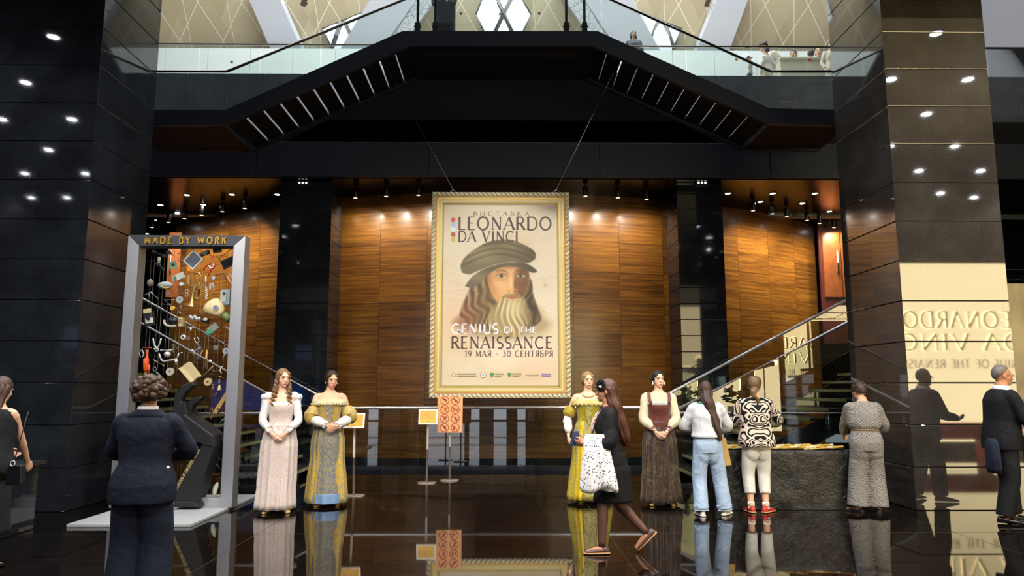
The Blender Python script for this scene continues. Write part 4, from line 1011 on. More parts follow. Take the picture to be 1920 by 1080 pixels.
# shawl over her forearm (held thing)
m = MB(); mid = El.lerp(Wl, .5); secs = []
for z, hw, hd, dy, dx in ((.055,.1,.058,0,0),(.0,.125,.075,0,.0),(-.1,.13,.07,-.0,.02),(-.22,.15,.065,.0,.03),(-.34,.17,.06,.005,.035),(-.43,.185,.055,.01,.04),(-.47,.18,.05,.01,.04)):
    secs.append([RW @ (mid+V((dx+hd*(1+.22*sin(7*t+z*4))*cos(t), dy-.01+hw*(1+.1*sin(5*t))*sin(t)+.0, z+.03+(.03*sin(3*t) if z < -.4 else 0)))) for t in [2*pi*i/40 for i in range(40)]])
m.loft(secs); sp = m.build('shawl', dots('spotted_cloth', 'd9d6d8', '22222c', 46, .3), None, RW @ mid); tag(sp, 'white shawl with small dark spots hanging over the walking woman\'s forearm', 'shawl')
m = MB(); m.cbox((0,0,0), (.075,.012,.15), (radians(20),0,radians(30))); m.cbox((-.016,-.008,.045), (.03,.008,.03), (radians(20),0,radians(30)), 1)
tag(m.build('mobile_phone', [M('3d4a6c', .3), M('20242e', .2)], None, None, .004), 'dark blue mobile phone in the hand of the walking woman', 'phone').location = RW @ (p.hand[1][0]+p.hand[1][1]*.09+V((0,-.01,.04)))

# 5 woman in the brown gown
p = Person('dark-haired woman in brown corset and skirt with cream sleeves, standing before the right pillar', FG(1240, 946), -4, 1.75, hyaw=14, sk='e0b092', lipc='b03a34', **CLASP)
p.body()
COR = brocade('red_brown_brocade', '481c15', '6a3022', 70, .5); BRS = brocade('brown_gold_skirt', '25150e', '442e1e', 48, .5, '51451f'); CREAM = cloth('cream_linen', 'cdbf9f', 26, .5)
m = MB(); p.skirt(m, 1.07, .045, (.125,.1), (.24,.23), 15, .19, seed=21, power=.75); p.part('skirt', m, BRS)
m = MB(); p.torso(m, [1.0,1.05,1.08,1.14,1.2,1.25,1.285], .014); i0 = len(m.v)
m.prism([(-.1,1.04),(-.05,.98),(0,.93),(.05,.98),(.1,1.04)], (0,-.128,0), (1,0,0), (0,0,1), (0,.02,0)); p.bmap(m, i0)
for sd in (1, -1):
    m.tube([p.bend((sd*.115,-.118,1.27)), p.bend((sd*.13,-.098,1.35)), p.bend((sd*.13,-.03,1.418)), p.bend((sd*.12,.06,1.39))], [(.02,.012)]*4, 8)
bo = p.part('corset', m, COR)
m = MB(); p.torso(m, [1.265,1.285,1.3], [.016,.017,.01])
for k in range(14): a = pi+pi*k/13; m.ell((.148*cos(a), .122*sin(a)-.012, 1.292), (.018,.013,.018), 8, 5)
p.part('ruffle', m, LINEN, bo)
for sd in (1, -1):
    m = MB(); p.sleeve(m, sd, [(0,.055),(.3,.07),(.6,.075),(.85,.075),(1,.04)], .9, wob=.05); sl = p.part('sleeve', m, CREAM)
    m = MB(); E, W = p.arm[sd][1:]; m.tube([E.lerp(W,.78), E.lerp(W,.98)], [.043,.036], 14); p.part('cuff', m, COR, sl)
HAIRK = hairmat('0b0a0b', '1d1a1a'); m = MB(); p.cap(m, amax=1.8)
for k in range(12): a = 2.6*pi*k/11; m.ell(p.head((.05*cos(a), .105+.01*sin(k), 1.59+.055*sin(a))), (.026,.026,.026), 8, 6)

for sd in (1, -1): i0 = len(m.v); m.ell((sd*.068,.012,1.612), (.022,.055,.062)); m.ell((sd*.046,-.022,1.645), (.031,.046,.031)); p.hmap(m, i0)
p.part('hair', m, HAIRK)
for sd in (1, -1):
    m = MB(); m.ell(p.head((sd*.082,-.012,1.535)), (.012,.016,.02), 8, 6); m.ell(p.head((sd*.08,-.006,1.56)), .009, 8, 6); p.part('earring', m, M('e9e4d2', .3))
p.shoes(M('a8893f', .45), low=.75)

# 6 girl in white sweater and jeans
p = Person('girl in white sweater and light jeans, her back to us, by the black table', FG(1331, 966), 176, 1.60, hyaw=-6, hpitch=14, sk='d9a888', eyes=False, hands={-1: (-.13, -.26, 1.06), 1: (.1, -.26, 1.08)}, poles={1: (1,.5,-.4), -1: (-1,.5,-.4)}, hdirs={1: (-.5,-.8,0), -1: (.5,-.8,0)},
    feet={1: ((.115, .05, .078), (.15,-1,0)), -1: ((-.2, -.02, .078), (-.6,-1,0))})
p.body()
DEN = cloth('light_denim', '8fa3bd', 20, .5, .85, 'a9bad0'); WSW = cloth('white_knit', 'c3c4c7', 16, .6, .9)
m = MB(); p.trousers(m, [(0,.1),(.3,.098),(.6,.092),(1,.094)], .06, off=.02); tr = p.part('jeans', m, DEN, remesh=.011)
for sd in (1, -1):
    A, Kn = p.leg[sd][2], p.leg[sd][1]; m = MB(); m.tube([A.lerp(Kn,.14), A+V((0,0,-.015))], [.099,.099], 18); p.part('turn_up', m, DEN, tr)
m = MB(); p.torso(m, [.98,1.0,1.06,1.12,1.2,1.28,1.34,1.38,1.41,1.43], [.05,.06,.065,.06,.05,.045,.035,.03,.025,.02], p=.9)
for sd in (1, -1): p.sleeve(m, sd, [(0,.075),(.3,.078),(.6,.082),(.9,.078),(1,.045)], .93, wob=.03)
sw_ = p.part('sweater', m, WSW, remesh=.011)
m = MB(); p.torso(m, [1.415,1.43,1.445], [.022,.026,.02], cap=True); p.part('collar', m, M('3f7a78', .7), sw_)
HAIR6 = hairmat('241712', '4a3226'); m = MB(); p.cap(m, amax=1.85)
p.fall(m, [(0,.03,1.63,.08,.085),(0,.06,1.5,.078,.06),(-.03,.09,1.36,.075,.045),(-.08,.12,1.2,.06,.04),(-.12,.135,1.05,.045,.035),(-.145,.135,.95,.02,.02)], seed=16, amp=.1); p.part('hair', m, HAIR6)
p.shoes(M('d9d4c8', .6), M('e4e0d6', .6), L=.26, h=.06, wd=.046)
# tall paper bag hanging from her hand
b0 = G(1357, 870, .46); m = MB(); q = P(1340, 820, 8.55), P(1360, 825, 8.55), P(1371, 872, 8.5), P(1352, 874, 8.5)
m.prism([(-.035,.33),(.03,.33),(.09,.0),(-.03,-.01)], (0,0,0), (1,0,0), (0,0,1), (0,.1,0)); m.tube(smoothline([(-.02,.05,.33), (-.025,.05,.42), (0,.05,.46), (.02,.05,.42), (.02,.05,.33)], 4), .004, 6, 1)
tag(m.build('paper_bag', [M('b08c4a', .7), M('8a6a35', .7)]), 'narrow brown paper bag held by the girl in white sweater', 'bag').location = P(1358, 872, p.root.location.y+.06)

# 7 woman in patterned jacket and cap
p = Person('woman in black and cream ornamented jacket, white trousers and cap, seen from behind', FG(1424, 961), 178, 1.66, hyaw=-22, hpitch=12, sk='d9a888', eyes=False, hands={1: (.1, -.3, 1.08), -1: (-.14, -.27, 1.1)}, poles={1: (1,.5,-.5), -1: (-1,.4,-.4)}, hdirs={1: (-.5,-.8,0), -1: (.5,-.8,0)},
    feet={1: ((.1, .0, .078), (.1,-1,0)), -1: ((-.08, .02, .078), (-.75,-.8,0))})
p.body()
m = MB(); p.trousers(m, [(0,.098),(.3,.09),(.55,.078),(.8,.068),(1,.06)], .22, off=.018); p.part('trousers', m, cloth('white_denim', 'd6d2c8', 18, .4), remesh=.01)
ORN = ornament('ornament_cloth'); m = MB(); p.torso(m, [.82,.86,.92,1.0,1.08,1.14,1.2,1.28,1.34,1.38,1.41,1.44], [.07,.068,.064,.062,.07,.068,.055,.045,.035,.03,.025,.02])
for sd in (1, -1): p.sleeve(m, sd, [(0,.075),(.3,.08),(.6,.085),(.9,.09),(1,.08)], .86, wob=.02)
p.part('jacket', m, ORN, remesh=.011)
HAIR7 = hairmat('4a3520', '7b5f3c'); m = MB(); p.cap(m, amax=1.75); p.fall(m, [(.0,.085,1.56,.04,.035),(0,.12,1.5,.045,.035),(0,.12,1.42,.028,.024),(0,.115,1.36,.012,.012)], seed=3); p.part('hair', m, HAIR7)
m = MB(); i0 = 0; m.lathe([(.088,1.625),(.09,1.65),(.08,1.69),(.05,1.715),(.004,1.722)], (0,.012,0), n=24); m.prism([(.06*cos(pi*k/10)*1.25, -.1-.085*sin(pi*k/10)) for k in range(11)], (0,0,1.632), (1,0,0), (0,1,0), (0,0,.01)); p.hmap(m)
cp = p.part('cap', m, M('4a3b2a', .75)); m = MB(); m.tube(smoothline([(-.03,.1,1.645), (-.015,.103,1.637), (.0,.104,1.642), (.03,.1,1.655)], 4), [.004]*9+[.008]*3+[.003], 6); p.hmap(m); p.part('white_mark', m, M('e6e2d6', .5), cp)
for sd in (1, -1): m = MB(); A = p.leg[sd][2]; m.tube([A+V((0,.0,-.03)), A+V((0,0,.06))], [.046,.042], 14); p.part('sock', m, M('dcd8d2', .8))
p.shoes(M('b3261f', .55), M('a98252', .6), L=.27, h=.062, wd=.046)
for o in [c for c in p.root.children if c.name.startswith('shoe')]:
    pass

# 8 woman in the checked suit leaning over the table
p = Person('short-haired woman in grey checked suit leaning over the black table', FG(1632, 960), 166, 1.60, lean=9, hyaw=18, hpitch=20, sk='cf9d80', eyes=False, hands={1: (.2, -.42, .93), -1: (-.13, -.3, .98)}, poles={1: (.9,.5,-.2), -1: (-.9,.5,-.2)}, hdirs={1: (-.2,-.9,-.2), -1: (.3,-.9,-.1)},
    feet={1: ((.15, .0, .07), (.9,-.7,0)), -1: ((-.1, .0, .07), (-.1,-1,0))}, girth=1.1)
p.body()
CHK = checks('grey_check', '605c58', '8f8a84', 62); m = MB(); p.trousers(m, [(0,.115),(.3,.115),(.6,.12),(1,.135)], .055, top=1.08, off=.03); p.part('trousers', m, CHK, remesh=.011)
m = MB(); p.torso(m, [1.06,1.09,1.14,1.2,1.28,1.34,1.38,1.41,1.44], [.03,.06,.075,.065,.05,.04,.035,.028,.02])
for sd in (1, -1): p.sleeve(m, sd, [(0,.08),(.3,.085),(.6,.085),(.9,.08),(1,.06)], .9, wob=.03)
p.part('blouse', m, CHK, remesh=.011)
m = MB(); p.torso(m, [1.045,1.065,1.085], .036); p.part('belt', m, M('8a6a52', .6))
HAIR8 = hairmat('1f1410', '43302a'); m = MB(); p.cap(m, lump=.16, amax=1.75, r=(.092,.108,.11))
for k in range(34):
    a = random.uniform(0, 2*pi); e = random.uniform(.1, 1.5); m.ell(p.head((.088*cos(a)*cos(e), .03+.098*sin(a)*cos(e), 1.61+.1*sin(e))), random.uniform(.015,.026), 7, 5)
p.part('hair', m, HAIR8); p.shoes(M('1a1416', .5), M('120f10', .6), h=.045, low=.6, name='sandal')

# 9 man in dark suit at the right
p = Person('grey-haired man in dark suit and glasses, standing before the right granite pillar', FG(1893, 979), 84, 1.79, male=True, lean=5, hyaw=-2, hpitch=2, sk='b98160', hands={-1: (-.17, -.36, 1.05), 1: (.2, -.34, 1.06)}, poles={1: (.6,1,-.3), -1: (-.6,1,-.3)}, hdirs={-1: (.2,-.95,.0), 1: (-.3,-.9,0)}, hnorm={-1: (.6,0,.8), 1: (-.6,0,.8)}, feet={1: ((.1, -.1, .078), (.3,-1,0)), -1: ((-.11, .1, .078), (-.5,-1,0))}, girth=1.08)
p.body()
SUIT = cloth('dark_suit', '0b0c12', 20, .35, .75); m = MB(); p.trousers(m, [(0,.11),(.3,.105),(.6,.095),(1,.088)], .06, off=.022); p.part('trousers', m, SUIT, remesh=.011)
m = MB(); p.torso(m, [.78,.84,.92,1.0,1.08,1.2,1.3,1.36,1.4,1.43], [.06,.055,.05,.045,.04,.04,.038,.034,.026,.02])
for sd in (1, -1): p.sleeve(m, sd, [(0,.085),(.3,.082),(.6,.075),(1,.058)], .93, wob=.02)
p.part('jacket', m, SUIT, remesh=.011)
m = MB(); p.torso(m, [1.42,1.445,1.475], [.012,.012,.008]); p.part('shirt_collar', m, M('e4e2e0', .7))
for sd in (1, -1): m = MB(); E, W = p.arm[sd][1:]; m.tube([E.lerp(W,.88), E.lerp(W,1.03)], [.04,.038], 12); p.part('shirt_cuff', m, M('e4e2e0', .7))
m = MB(); p.cap(m, (.078,.097,.098), (0,.018,1.61), amax=1.5, tilt=.85); p.part('hair', m, hairmat('4a4442', '7d7672'))
m = MB(); m.ell((0,-.066,1.508), (.033,.03,.022)); m.ell((0,-.088,1.538), (.024,.008,.006)); p.hmap(m); p.part('beard', m, M('8d8682', .8))
m = MB()
for sd in (1, -1):
    m.tube([(sd*.032+.021*cos(a), -.098, 1.592+.015*sin(a)) for a in [2*pi*k/14 for k in range(15)]], .0022, 5); m.tube([(sd*.053,-.097,1.597), (sd*.078,.01,1.592)], .0022, 5)
m.tube([(-.011,-.099,1.595), (.011,-.099,1.595)], .0022, 5); p.hmap(m); p.part('glasses', m, M('17171a', .3)); p.shoes(M('0c0b0c', .25), L=.28, h=.062, wd=.047)
m = MB(); RM = Matrix.Translation(p.root.location) @ Matrix.Rotation(radians(84), 4, 'Z')
m.loft([[RM @ V((-.1+hw*cos(t)*(1+.1*sin(4*t)), .17+hd*sin(t), z)) for t in [2*pi*i/24 for i in range(24)]] for z, hw, hd in ((.95,.06,.03),(.9,.1,.05),(.78,.12,.055),(.62,.13,.05),(.56,.12,.04))])
tag(m.build('folded_coat', cloth('navy_coat', '161c2e', 20, .4), None, p.root.location), 'dark blue coat hanging behind the man in the dark suit', 'coat')

# 10 navy woman from behind, near
p = Person('woman in navy trouser suit with short curly hair, her back to us', (P(270, 900, 5.35).x, 5.35, 0), 186, 1.60, hyaw=4, hpitch=8, sk='d2a184', eyes=False, sh=.168, girth=1.1, hands={1: (.1, -.3, 1.08), -1: (-.1, -.3, 1.08)}, poles={1: (1,.35,-.35), -1: (-1,.35,-.35)}, hdirs={1: (-.6,-.7,.1), -1: (.6,-.7,.1)})
p.body()
NAVY = cloth('navy_suiting', '0f1320', 26, .4, .85, '171c2c'); m = MB(); p.trousers(m, [(0,.125),(.3,.125),(.6,.125),(1,.135)], .04, off=.03); p.part('trousers', m, NAVY, remesh=.01)
m = MB(); p.torso(m, [.77,.83,.9,.98,1.05,1.1,1.18,1.27,1.33,1.37,1.4,1.43], [.06,.058,.052,.05,.045,.045,.045,.045,.045,.04,.03,.02])
for sd in (1, -1): p.sleeve(m, sd, [(0,.085),(.25,.088),(.5,.08),(.8,.075),(1,.062)], .93, wob=.025)
jk = p.part('jacket', m, NAVY, remesh=.01)
m = MB(); p.torso(m, [1.395,1.425,1.455], [.03,.032,.02]); p.part('collar', m, NAVY, jk)
m = MB(); p.torso(m, [1.45,1.465,1.48], [.012,.014,.012]); p.part('shirt_collar', m, M('dedcd8', .7))
m = MB(); m.tube([p.bend((0,.178,.78)), p.bend((.004,.176,.97))], .003, 5); p.part('back_vent', m, M('0a0d18', .9), jk)
m = MB(); E, W = p.arm[1][1:]
HAIR10 = hairmat('2a1b14', '573d2c'); m = MB(); p.cap(m, lump=.14, amax=1.95, r=(.104,.118,.112), c=(0,.03,1.61))
for k in range(70):
    a = random.uniform(-.3, pi+.3); e = random.uniform(-.75, .9); rr = .104+.012*random.random(); m.ell(p.head((rr*cos(a)*cos(e), .035+(rr+.012)*sin(a)*cos(e), 1.6+.108*sin(e))), (random.uniform(.018,.03),)*3, 8, 6)
p.part('hair', m, HAIR10); p.shoes(M('0c0c0e', .3))
m = MB(); m.ell(p.bend((-.2, .1, 1.03)), .012, 8, 6); p.part('white_badge', m, M('ececec', .3), jk)

# 11 woman in black at the left edge
p = Person('long-haired woman in black sleeveless dress at the left edge by the desk', (P(-28, 900, 6.5).x, 6.5, 0), 172, 1.62, hyaw=8, hpitch=6, lean=8, sk='d0a084', eyes=False, girth=1.05, hands={-1: (-.12, -.36, .86), 1: (.1, -.3, 1.0)}, poles={-1: (-1,.35,-.6), 1: (1,.4,-.3)})
p.body()
BK2 = cloth('charcoal_cloth', '121313', 24, .4, .85, '1c1d1d'); m = MB(); p.torso(m, [.8,.88,.96,1.05,1.12,1.2,1.28,1.34,1.375,1.4], [.06,.06,.06,.055,.055,.045,.04,.034,.03,.022], wmul=1.06); p.skirt(m, .95, .3, (.2,.16), (.24,.22), 7, .06, seed=4); p.part('dress', m, BK2)
m = MB(); p.cap(m, amax=1.85); p.fall(m, [(0,.03,1.63,.082,.085),(0,.06,1.5,.085,.065),(0,.1,1.36,.08,.05),(.01,.13,1.22,.06,.04),(.01,.14,1.12,.03,.02)], seed=26, amp=.1); p.part('hair', m, hairmat('2e1f17', '553b2b')); p.shoes(BLACK)
bg = thing('handbag', 'small black handbag on a thin strap beside the woman in black at the left edge', 'bag', P(30, 888, 6.25))
m = MB(); m.prism([(-.07,-.09),(.07,-.09),(.06,.07),(-.055,.075)], (0,-.03,0), (1,0,0), (0,0,1), (0,.06,0)); m.build('bag_body', M('0e0e10', .3), bg, None, .01)
m = MB(); m.tube(smoothline([(-.03,0,.07), (-.005,.02,.26), (.0,.06,.42), (-.02,.12,.5)], 5), .005, 6); m.build('strap', M('0e0e10', .4), bg)
m = MB(); m.tube([(-.012+.018*cos(a), -.035, .085+.022*sin(a)) for a in [2*pi*k/12 for k in range(13)]], .004, 5); m.build('metal_ring', CHROME, bg)

# 12 person in grey at the right edge
p = Person('person in light grey top, cut off by the right edge', (7.06, 9.75, 0), -80, 1.64, sk='c99a7e', hands={-1: (-.1,-.2,1.0), 1: (.1,-.25,1.0)}); p.body()
m = MB(); p.torso(m, [.8,.9,1.0,1.1,1.2,1.28,1.34,1.38,1.42,1.44], [.04,.04,.045,.05,.045,.04,.034,.03,.022,.016])
for sd in (1, -1): p.sleeve(m, sd, [(0,.08),(.5,.075),(1,.055)], .92)
p.part('top', m, cloth('grey_knit', '8f8f8e', 20, .4), remesh=.012); m = MB(); p.trousers(m, [(0,.11),(.5,.1),(1,.09)], .06); p.part('trousers', m, BLKF, remesh=.012)
m = MB(); p.cap(m, amax=1.8); p.part('hair', m, HAIRD); p.shoes(BLACK)

# ---- people on the bridge and gallery
def simple(label, pos, face, h, top, bottom, hair, long=False, cap=None, **kw):
    p = Person(label, pos, face, h, vox=.012, **kw); p.body(); m = MB(); p.torso(m, [.84,.9,1.0,1.1,1.2,1.28,1.34,1.38,1.42,1.44], [.03,.03,.035,.035,.035,.03,.026,.024,.018,.012])
    for sd in (1, -1): p.sleeve(m, sd, [(0,.07),(.5,.065),(1,.05)], .92)
    p.part('top', m, top, remesh=.013); m = MB(); p.trousers(m, [(0,.105),(.5,.095),(1,.085)], .06); p.part('trousers', m, bottom, remesh=.013)
    m = MB(); p.cap(m, amax=1.8)
    if long: p.fall(m, [(0,.03,1.63,.083,.08),(0,.05,1.5,.09,.06),(0,.07,1.38,.09,.04)], seed=2)
    else: m.ell(p.head((0,.11,1.65)), .038)
    p.part('hair', m, hair); p.shoes(BLACKM)
    if cap:
        m = MB(); m.lathe([(.088,1.62),(.088,1.66),(.06,1.71),(.004,1.722)], (0,.012,0), n=20); m.prism([(.07*cos(pi*k/8), -.09-.08*sin(pi*k/8)) for k in range(9)], (0,0,1.63), (1,0,0), (0,1,0), (0,0,.01)); p.hmap(m); p.part('cap', m, cap)
    return p
zp = bot[2].z+.05; gz = zg1-.05
WT = cloth('pale_top', 'd5cfc6', 20, .3); WT2 = cloth('ivory_suit', 'cfc5b4', 20, .3)
q = P(834, 56, 12.75); pp = simple('person in black clothes holding a white phone on the bridge platform above the poster', (q.x, 12.75, zp), 0, 1.72, BLKF, BLKF, HAIRK, male=True, hands={1: (.04,-.3,1.02), -1: (-.08,-.3,1.04)}, hdirs={1: (-.4,-.6,.5), -1: (.5,-.6,.5)})
m = MB(); m.cbox((0,0,0), (.075,.012,.15), (radians(-30),0,0)); tag(m.build('mobile_phone', M('e2e2e4', .3)), 'white phone held by the person in black on the bridge platform', 'phone').location = (q.x-.01, 12.75-.42, zp+1.08)
q = P(1188, 58, 17.65); simple('dark-haired woman leaning at the gallery rail, only her head above the bridge stair', (q.x, 17.65, gz), 0, q.z-gz, cloth('grey_top', '77767a', 20, .3), BLKF, HAIRK, True)
gc = thing('counter', 'beige counter box on the upper gallery by the right pillar', 'counter', (P(1510,112,18.9).x, 18.9, gz))
m = MB(); a_, b_ = P(1463,112,18.7).x-P(1510,112,18.9).x, P(1562,112,18.7).x-P(1510,112,18.9).x; zc_ = P(1500,110,18.7).z-gz; m.box((a_, -.2, 0), (b_, .1, zc_)); m.build('front_panel', M('b9b3a0', .6), gc); m = MB(); m.box((a_-.02, -.24, zc_), (b_+.02, .14, zc_+.03)); m.build('counter_top', M('c9c4b2', .5), gc)
for px, ptop, Y, label, face, kw in (
    (1404, 106, 17.9, 'child in dark overalls and dark cap behind the gallery glass', 80, dict(top=WT, bottom=cloth('overall', '39465c', 20, .3), cap=M('22262e', .7))),
    (1436, 90, 18.2, 'person in white seated at the gallery, nearest the bent woman', 200, dict(top=WT, bottom=WT2)),
    (1452, 83, 19.6, 'woman in ivory suit with hair bun bending forward on the gallery', -70, dict(top=WT2, bottom=WT2, lean=24, hpitch=14)),
    (1487, 95, 19.4, 'woman with a bun behind the beige gallery counter, left of the others', -40, dict(top=WT, bottom=WT2)),
    (1519, 96, 19.2, 'dark-haired person in white behind the gallery counter by the red sticker', 180, dict(top=WT, bottom=WT2)),
    (1534, 88, 20.3, 'person in pale jacket resting chin on hand behind the gallery counter', -20, dict(top=cloth('pale_blue', 'b9bdc6', 20, .3), bottom=WT2)),
    (1556, 80, 18.3, 'person in ivory standing at the right end of the gallery counter', 10, dict(top=WT2, bottom=WT2))):
    q = P(px, ptop, Y); kw.setdefault('hair', HAIRK); h = q.z-gz
    if 'lean' in kw: h *= 1.04
    simple(label, (q.x, Y, gz), face, h, **kw)
# ================================================================== HANGING POSTER
PY = 13.0
def Q(px, py, d=0): p = P(px, py, PY); return V((p.x, PY-d, p.z))
tl, br_ = Q(811, 362), Q(1070, 746)
X0, X1, Z1, Z0 = tl.x, br_.x, tl.z, br_.z
po = thing('framed_poster', 'huge gold-framed exhibition poster with portrait of a bearded man, hung before the wood wall', 'poster', ((X0+X1)/2, PY, Z0))
def rel(p): return V(p)-V(po.location)
def ppart(name, m, mt, parent=None): o = m.build(name, mt, parent or po); o.data.transform(Matrix.Translation(-V(po.location))); return o
def rect_ring(m, inset, wd, y0, y1):
    a, b, c, d = X0+inset, X1-inset, Z0+inset, Z1-inset
    m.box((a, y0, d-wd), (b, y1, d)); m.box((a, y0, c), (b, y1, c+wd)); m.box((a, y0, c+wd), (a+wd, y1, d-wd)); m.box((b-wd, y0, c+wd), (b, y1, d-wd))
pxm = (X1-X0)/259
for nm, ins, wd, dep, mt in (('outer_moulding', 0, 8, .07, M('a89e7c', .6)), ('red_line', 8, 1.8, .065, M('b5763a', .5)), ('gold_band', 9.8, 4, .062, M('c0a24a', .4, .25)), ('cream_band', 13.8, 3, .055, M('c9c2a0', .5)), ('gold_band', 16.8, 3, .048, M('bfa455', .4, .25)), ('inner_moulding', 19.8, 3, .035, M('b5a66e', .5))):
    m = MB(); rect_ring(m, ins*pxm, wd*pxm, PY-dep, PY+.03); ppart(nm, m, mt)
m = MB(); r0 = 4*pxm
def rope(m, p, q, n, r, ln, tilt):
    p, q = V(p), V(q); d = (q-p).normalized(); up = V((0,1,0)).cross(d)
    for i in range(n):
        c = p.lerp(q, (i+.5)/n); e = (d*cos(tilt)+up*sin(tilt))*ln; m.tube([c-e, c-e*.5, c+e*.5, c+e], [r*.4, r, r, r*.4], 6)
yb_ = PY-.075
rope(m, (X0, yb_, Z1-r0), (X1, yb_, Z1-r0), 30, .019, .052, .8); rope(m, (X0, yb_, Z0+r0), (X1, yb_, Z0+r0), 30, .019, .052, .8)
rope(m, (X0+r0, yb_, Z0), (X0+r0, yb_, Z1), 44, .019, .052, .8); rope(m, (X1-r0, yb_, Z0), (X1-r0, yb_, Z1), 44, .019, .052, .8)
ppart('rope_border', m, M('d6cfae', .5))
m = MB(); i_ = 21.3*pxm
for k in range(96):
    for z in (Z0+i_, Z1-i_): m.cbox((X0+i_+(X1-X0-2*i_)*k/95, PY-.038, z), (.012, .008, .012), (0, .7, 0))
for k in range(150):
    for x in (X0+i_, X1-i_): m.cbox((x, PY-.038, Z0+i_+(Z1-Z0-2*i_)*k/149), (.012, .008, .012), (0, .7, 0))
ppart('bead_border', m, M('8e8050', .5))
def B_(x, y): q = Q(830+x/3.6, 380+y/3.6); return (q.x, q.z)
m = MB(); m.box((X0+22*pxm, PY-.018, Z0+22*pxm), (X1-22*pxm, PY+.02, Z1-22*pxm)); ppart('backing', m, M('cfc2a6', .6))
# the printed picture: a fine grid whose points carry the print's colours (a plain bearded old man in a soft cap on parchment)
import numpy as np
gx, gy = np.linspace(2, 790, 200), np.linspace(20, 1232, 304); GX, GY = np.meshgrid(gx, gy)
def L3(h): return np.array(lin(h)[:3])
img = np.zeros(GX.shape+(3,)); img[:] = L3('d4c8b0')
def wav(fx, fy, p=0): return np.sin(GX*fx+GY*fy+p)
nz = (wav(.011,.007)+wav(-.006,.013,1.3)+wav(.021,-.017,2.1)*.6+wav(.043,.031,.4)*.35)/2.9
def over(mask, col): 
    global img
    img = img*(1-mask[..., None])+(L3(col) if isinstance(col, str) else col)*mask[..., None]
def blob(cx, cy, rx, ry, k=1.0): return np.clip(np.exp(-((GX-cx)/rx)**2-((GY-cy)/ry)**2)*k, 0, 1)
def inside(pts, soft=6):
    p = [V((x, y, 0)) for x, y in pts]; p = smoothline(p+[p[0]], 4)[:-1]; q = np.array([(v.x, v.y) for v in p]); dmin = np.full(GX.shape, 1e9); wn_ = np.zeros(GX.shape, bool)
    for i in range(len(q)):
        (x0, y0), (x1, y1) = q[i], q[(i+1) % len(q)]; dx, dy = x1-x0, y1-y0; t = np.clip(((GX-x0)*dx+(GY-y0)*dy)/(dx*dx+dy*dy+1e-9), 0, 1)
        dmin = np.minimum(dmin, np.hypot(GX-x0-t*dx, GY-y0-t*dy))
        cr = (y0 > GY) != (y1 > GY)
        if abs(dy) > 1e-9: wn_ ^= cr & (GX < (GY-y0)*dx/dy+x0)
    return np.clip(.5+np.where(wn_, dmin, -dmin)/soft, 0, 1)
over(np.clip(nz*.9, 0, 1)*.5, 'c2ad86'); over(blob(60, 800, 260, 260, .5), 'cf9f74'); over(blob(700, 1120, 260, 160, .35), 'd09a76'); over(blob(400, 1200, 500, 90, .35), 'bda678'); over(blob(790, 20, 190, 60, .8), '6d5a4a')
for k in range(5): over(np.exp(-((GY-(420+60*k)+(GX-60)*(.5-.12*k)*(1 if k % 2 else -1))/2.2)**2)*.28, '8f7a58')
for k in range(9):
    th = k*.7; over(np.exp(-(((GX-690)*sin(th)-(GY-560)*cos(th))/1.8)**2)*blob(690, 560, 95, 95)*.3, '937d5c')
cl_ = inside([(180,740),(90,790),(80,830),(200,900),(400,930),(640,900),(730,830),(690,770),(600,700)], 60)
over(cl_*.85, 'a08a62'); over(cl_*blob(140, 790, 130, 90, .9), '9a5c42')
strand = np.sin(.13*(GX+26*np.sin(GY*.018+GX*.014)+12*np.sin(GY*.041+GX*.02)+22*nz))*(.65+.35*np.sin(GY*.013+GX*.03)); st2 = np.sin(.41*(GX+18*np.sin(GY*.026)))
hm = inside([(200,540),(165,620),(130,700),(120,780),(200,830),(300,870),(420,880),(560,860),(660,800),(645,720),(610,620),(595,520),(500,440),(300,450)], 14)
over(hm, '6a5234'); over(hm*np.clip(strand*.8+st2*.3, 0, 1)*.85, 'b39a68'); over(hm*np.clip(-strand*.9, 0, 1)*.7, '3a2818'); over(hm*blob(620, 680, 120, 200, .75), '33261a'); over(hm*blob(160, 760, 70, 90, .5), '8d4f38')
fm = inside([(312,440),(304,520),(330,610),(390,690),(470,700),(540,650),(578,550),(572,450),(450,415)], 9)
over(fm, 'd09a62'); over(fm*blob(380, 560, 60, 70, .75), 'e2b780'); over(fm*blob(420, 450, 110, 40, .7), 'dba871'); over(fm*blob(350, 600, 40, 60, .5), 'b4713e')
over(fm*np.clip((GX-478-14*np.sin(GY*.02))/46, 0, 1)*.88, '5a3a24'); over(fm*blob(312, 520, 26, 120, .6), '8a5630'); over(fm*blob(450, 428, 170, 22, .7), '6a4526')
for ex, k in ((396, 1.0), (526, .75)):
    over(blob(ex, 492, 50, 26, .55), '7c4e2c'); e = inside([(ex-34,498),(ex-4,482),(ex+32,496),(ex+2,508)], 5); over(e*k, 'cdbb9c'); over(e*blob(ex, 495, 13, 14, 1.5)*1.0, '3c3a2a'); over(np.exp(-((GY-481-((GX-ex)/34)**2*14)/3.4)**2)*(abs(GX-ex) < 38)*.8, '3c2616')
    over(np.exp(-((GY-458-((GX-ex+4)/46)**2*16)/6.5)**2)*np.exp(-((GX-ex)/42)**4)*.8, '5a3a20'); over(blob(ex, 526, 34, 9, .3), '9c6238')
over(blob(462, 540, 15, 60, .75), 'e6c08c'); over(blob(490, 555, 11, 58, .75), '5a3620'); over(blob(466, 590, 24, 10, .6), 'd9a46c'); over(blob(448, 598, 8, 5, .8), '6a3c22'); over(blob(486, 598, 9, 5, .8), '4a2a18')
bm_ = inside([(396,640),(352,700),(310,780),(330,850),(430,915),(520,890),(585,810),(575,720),(540,640),(470,655)], 22)
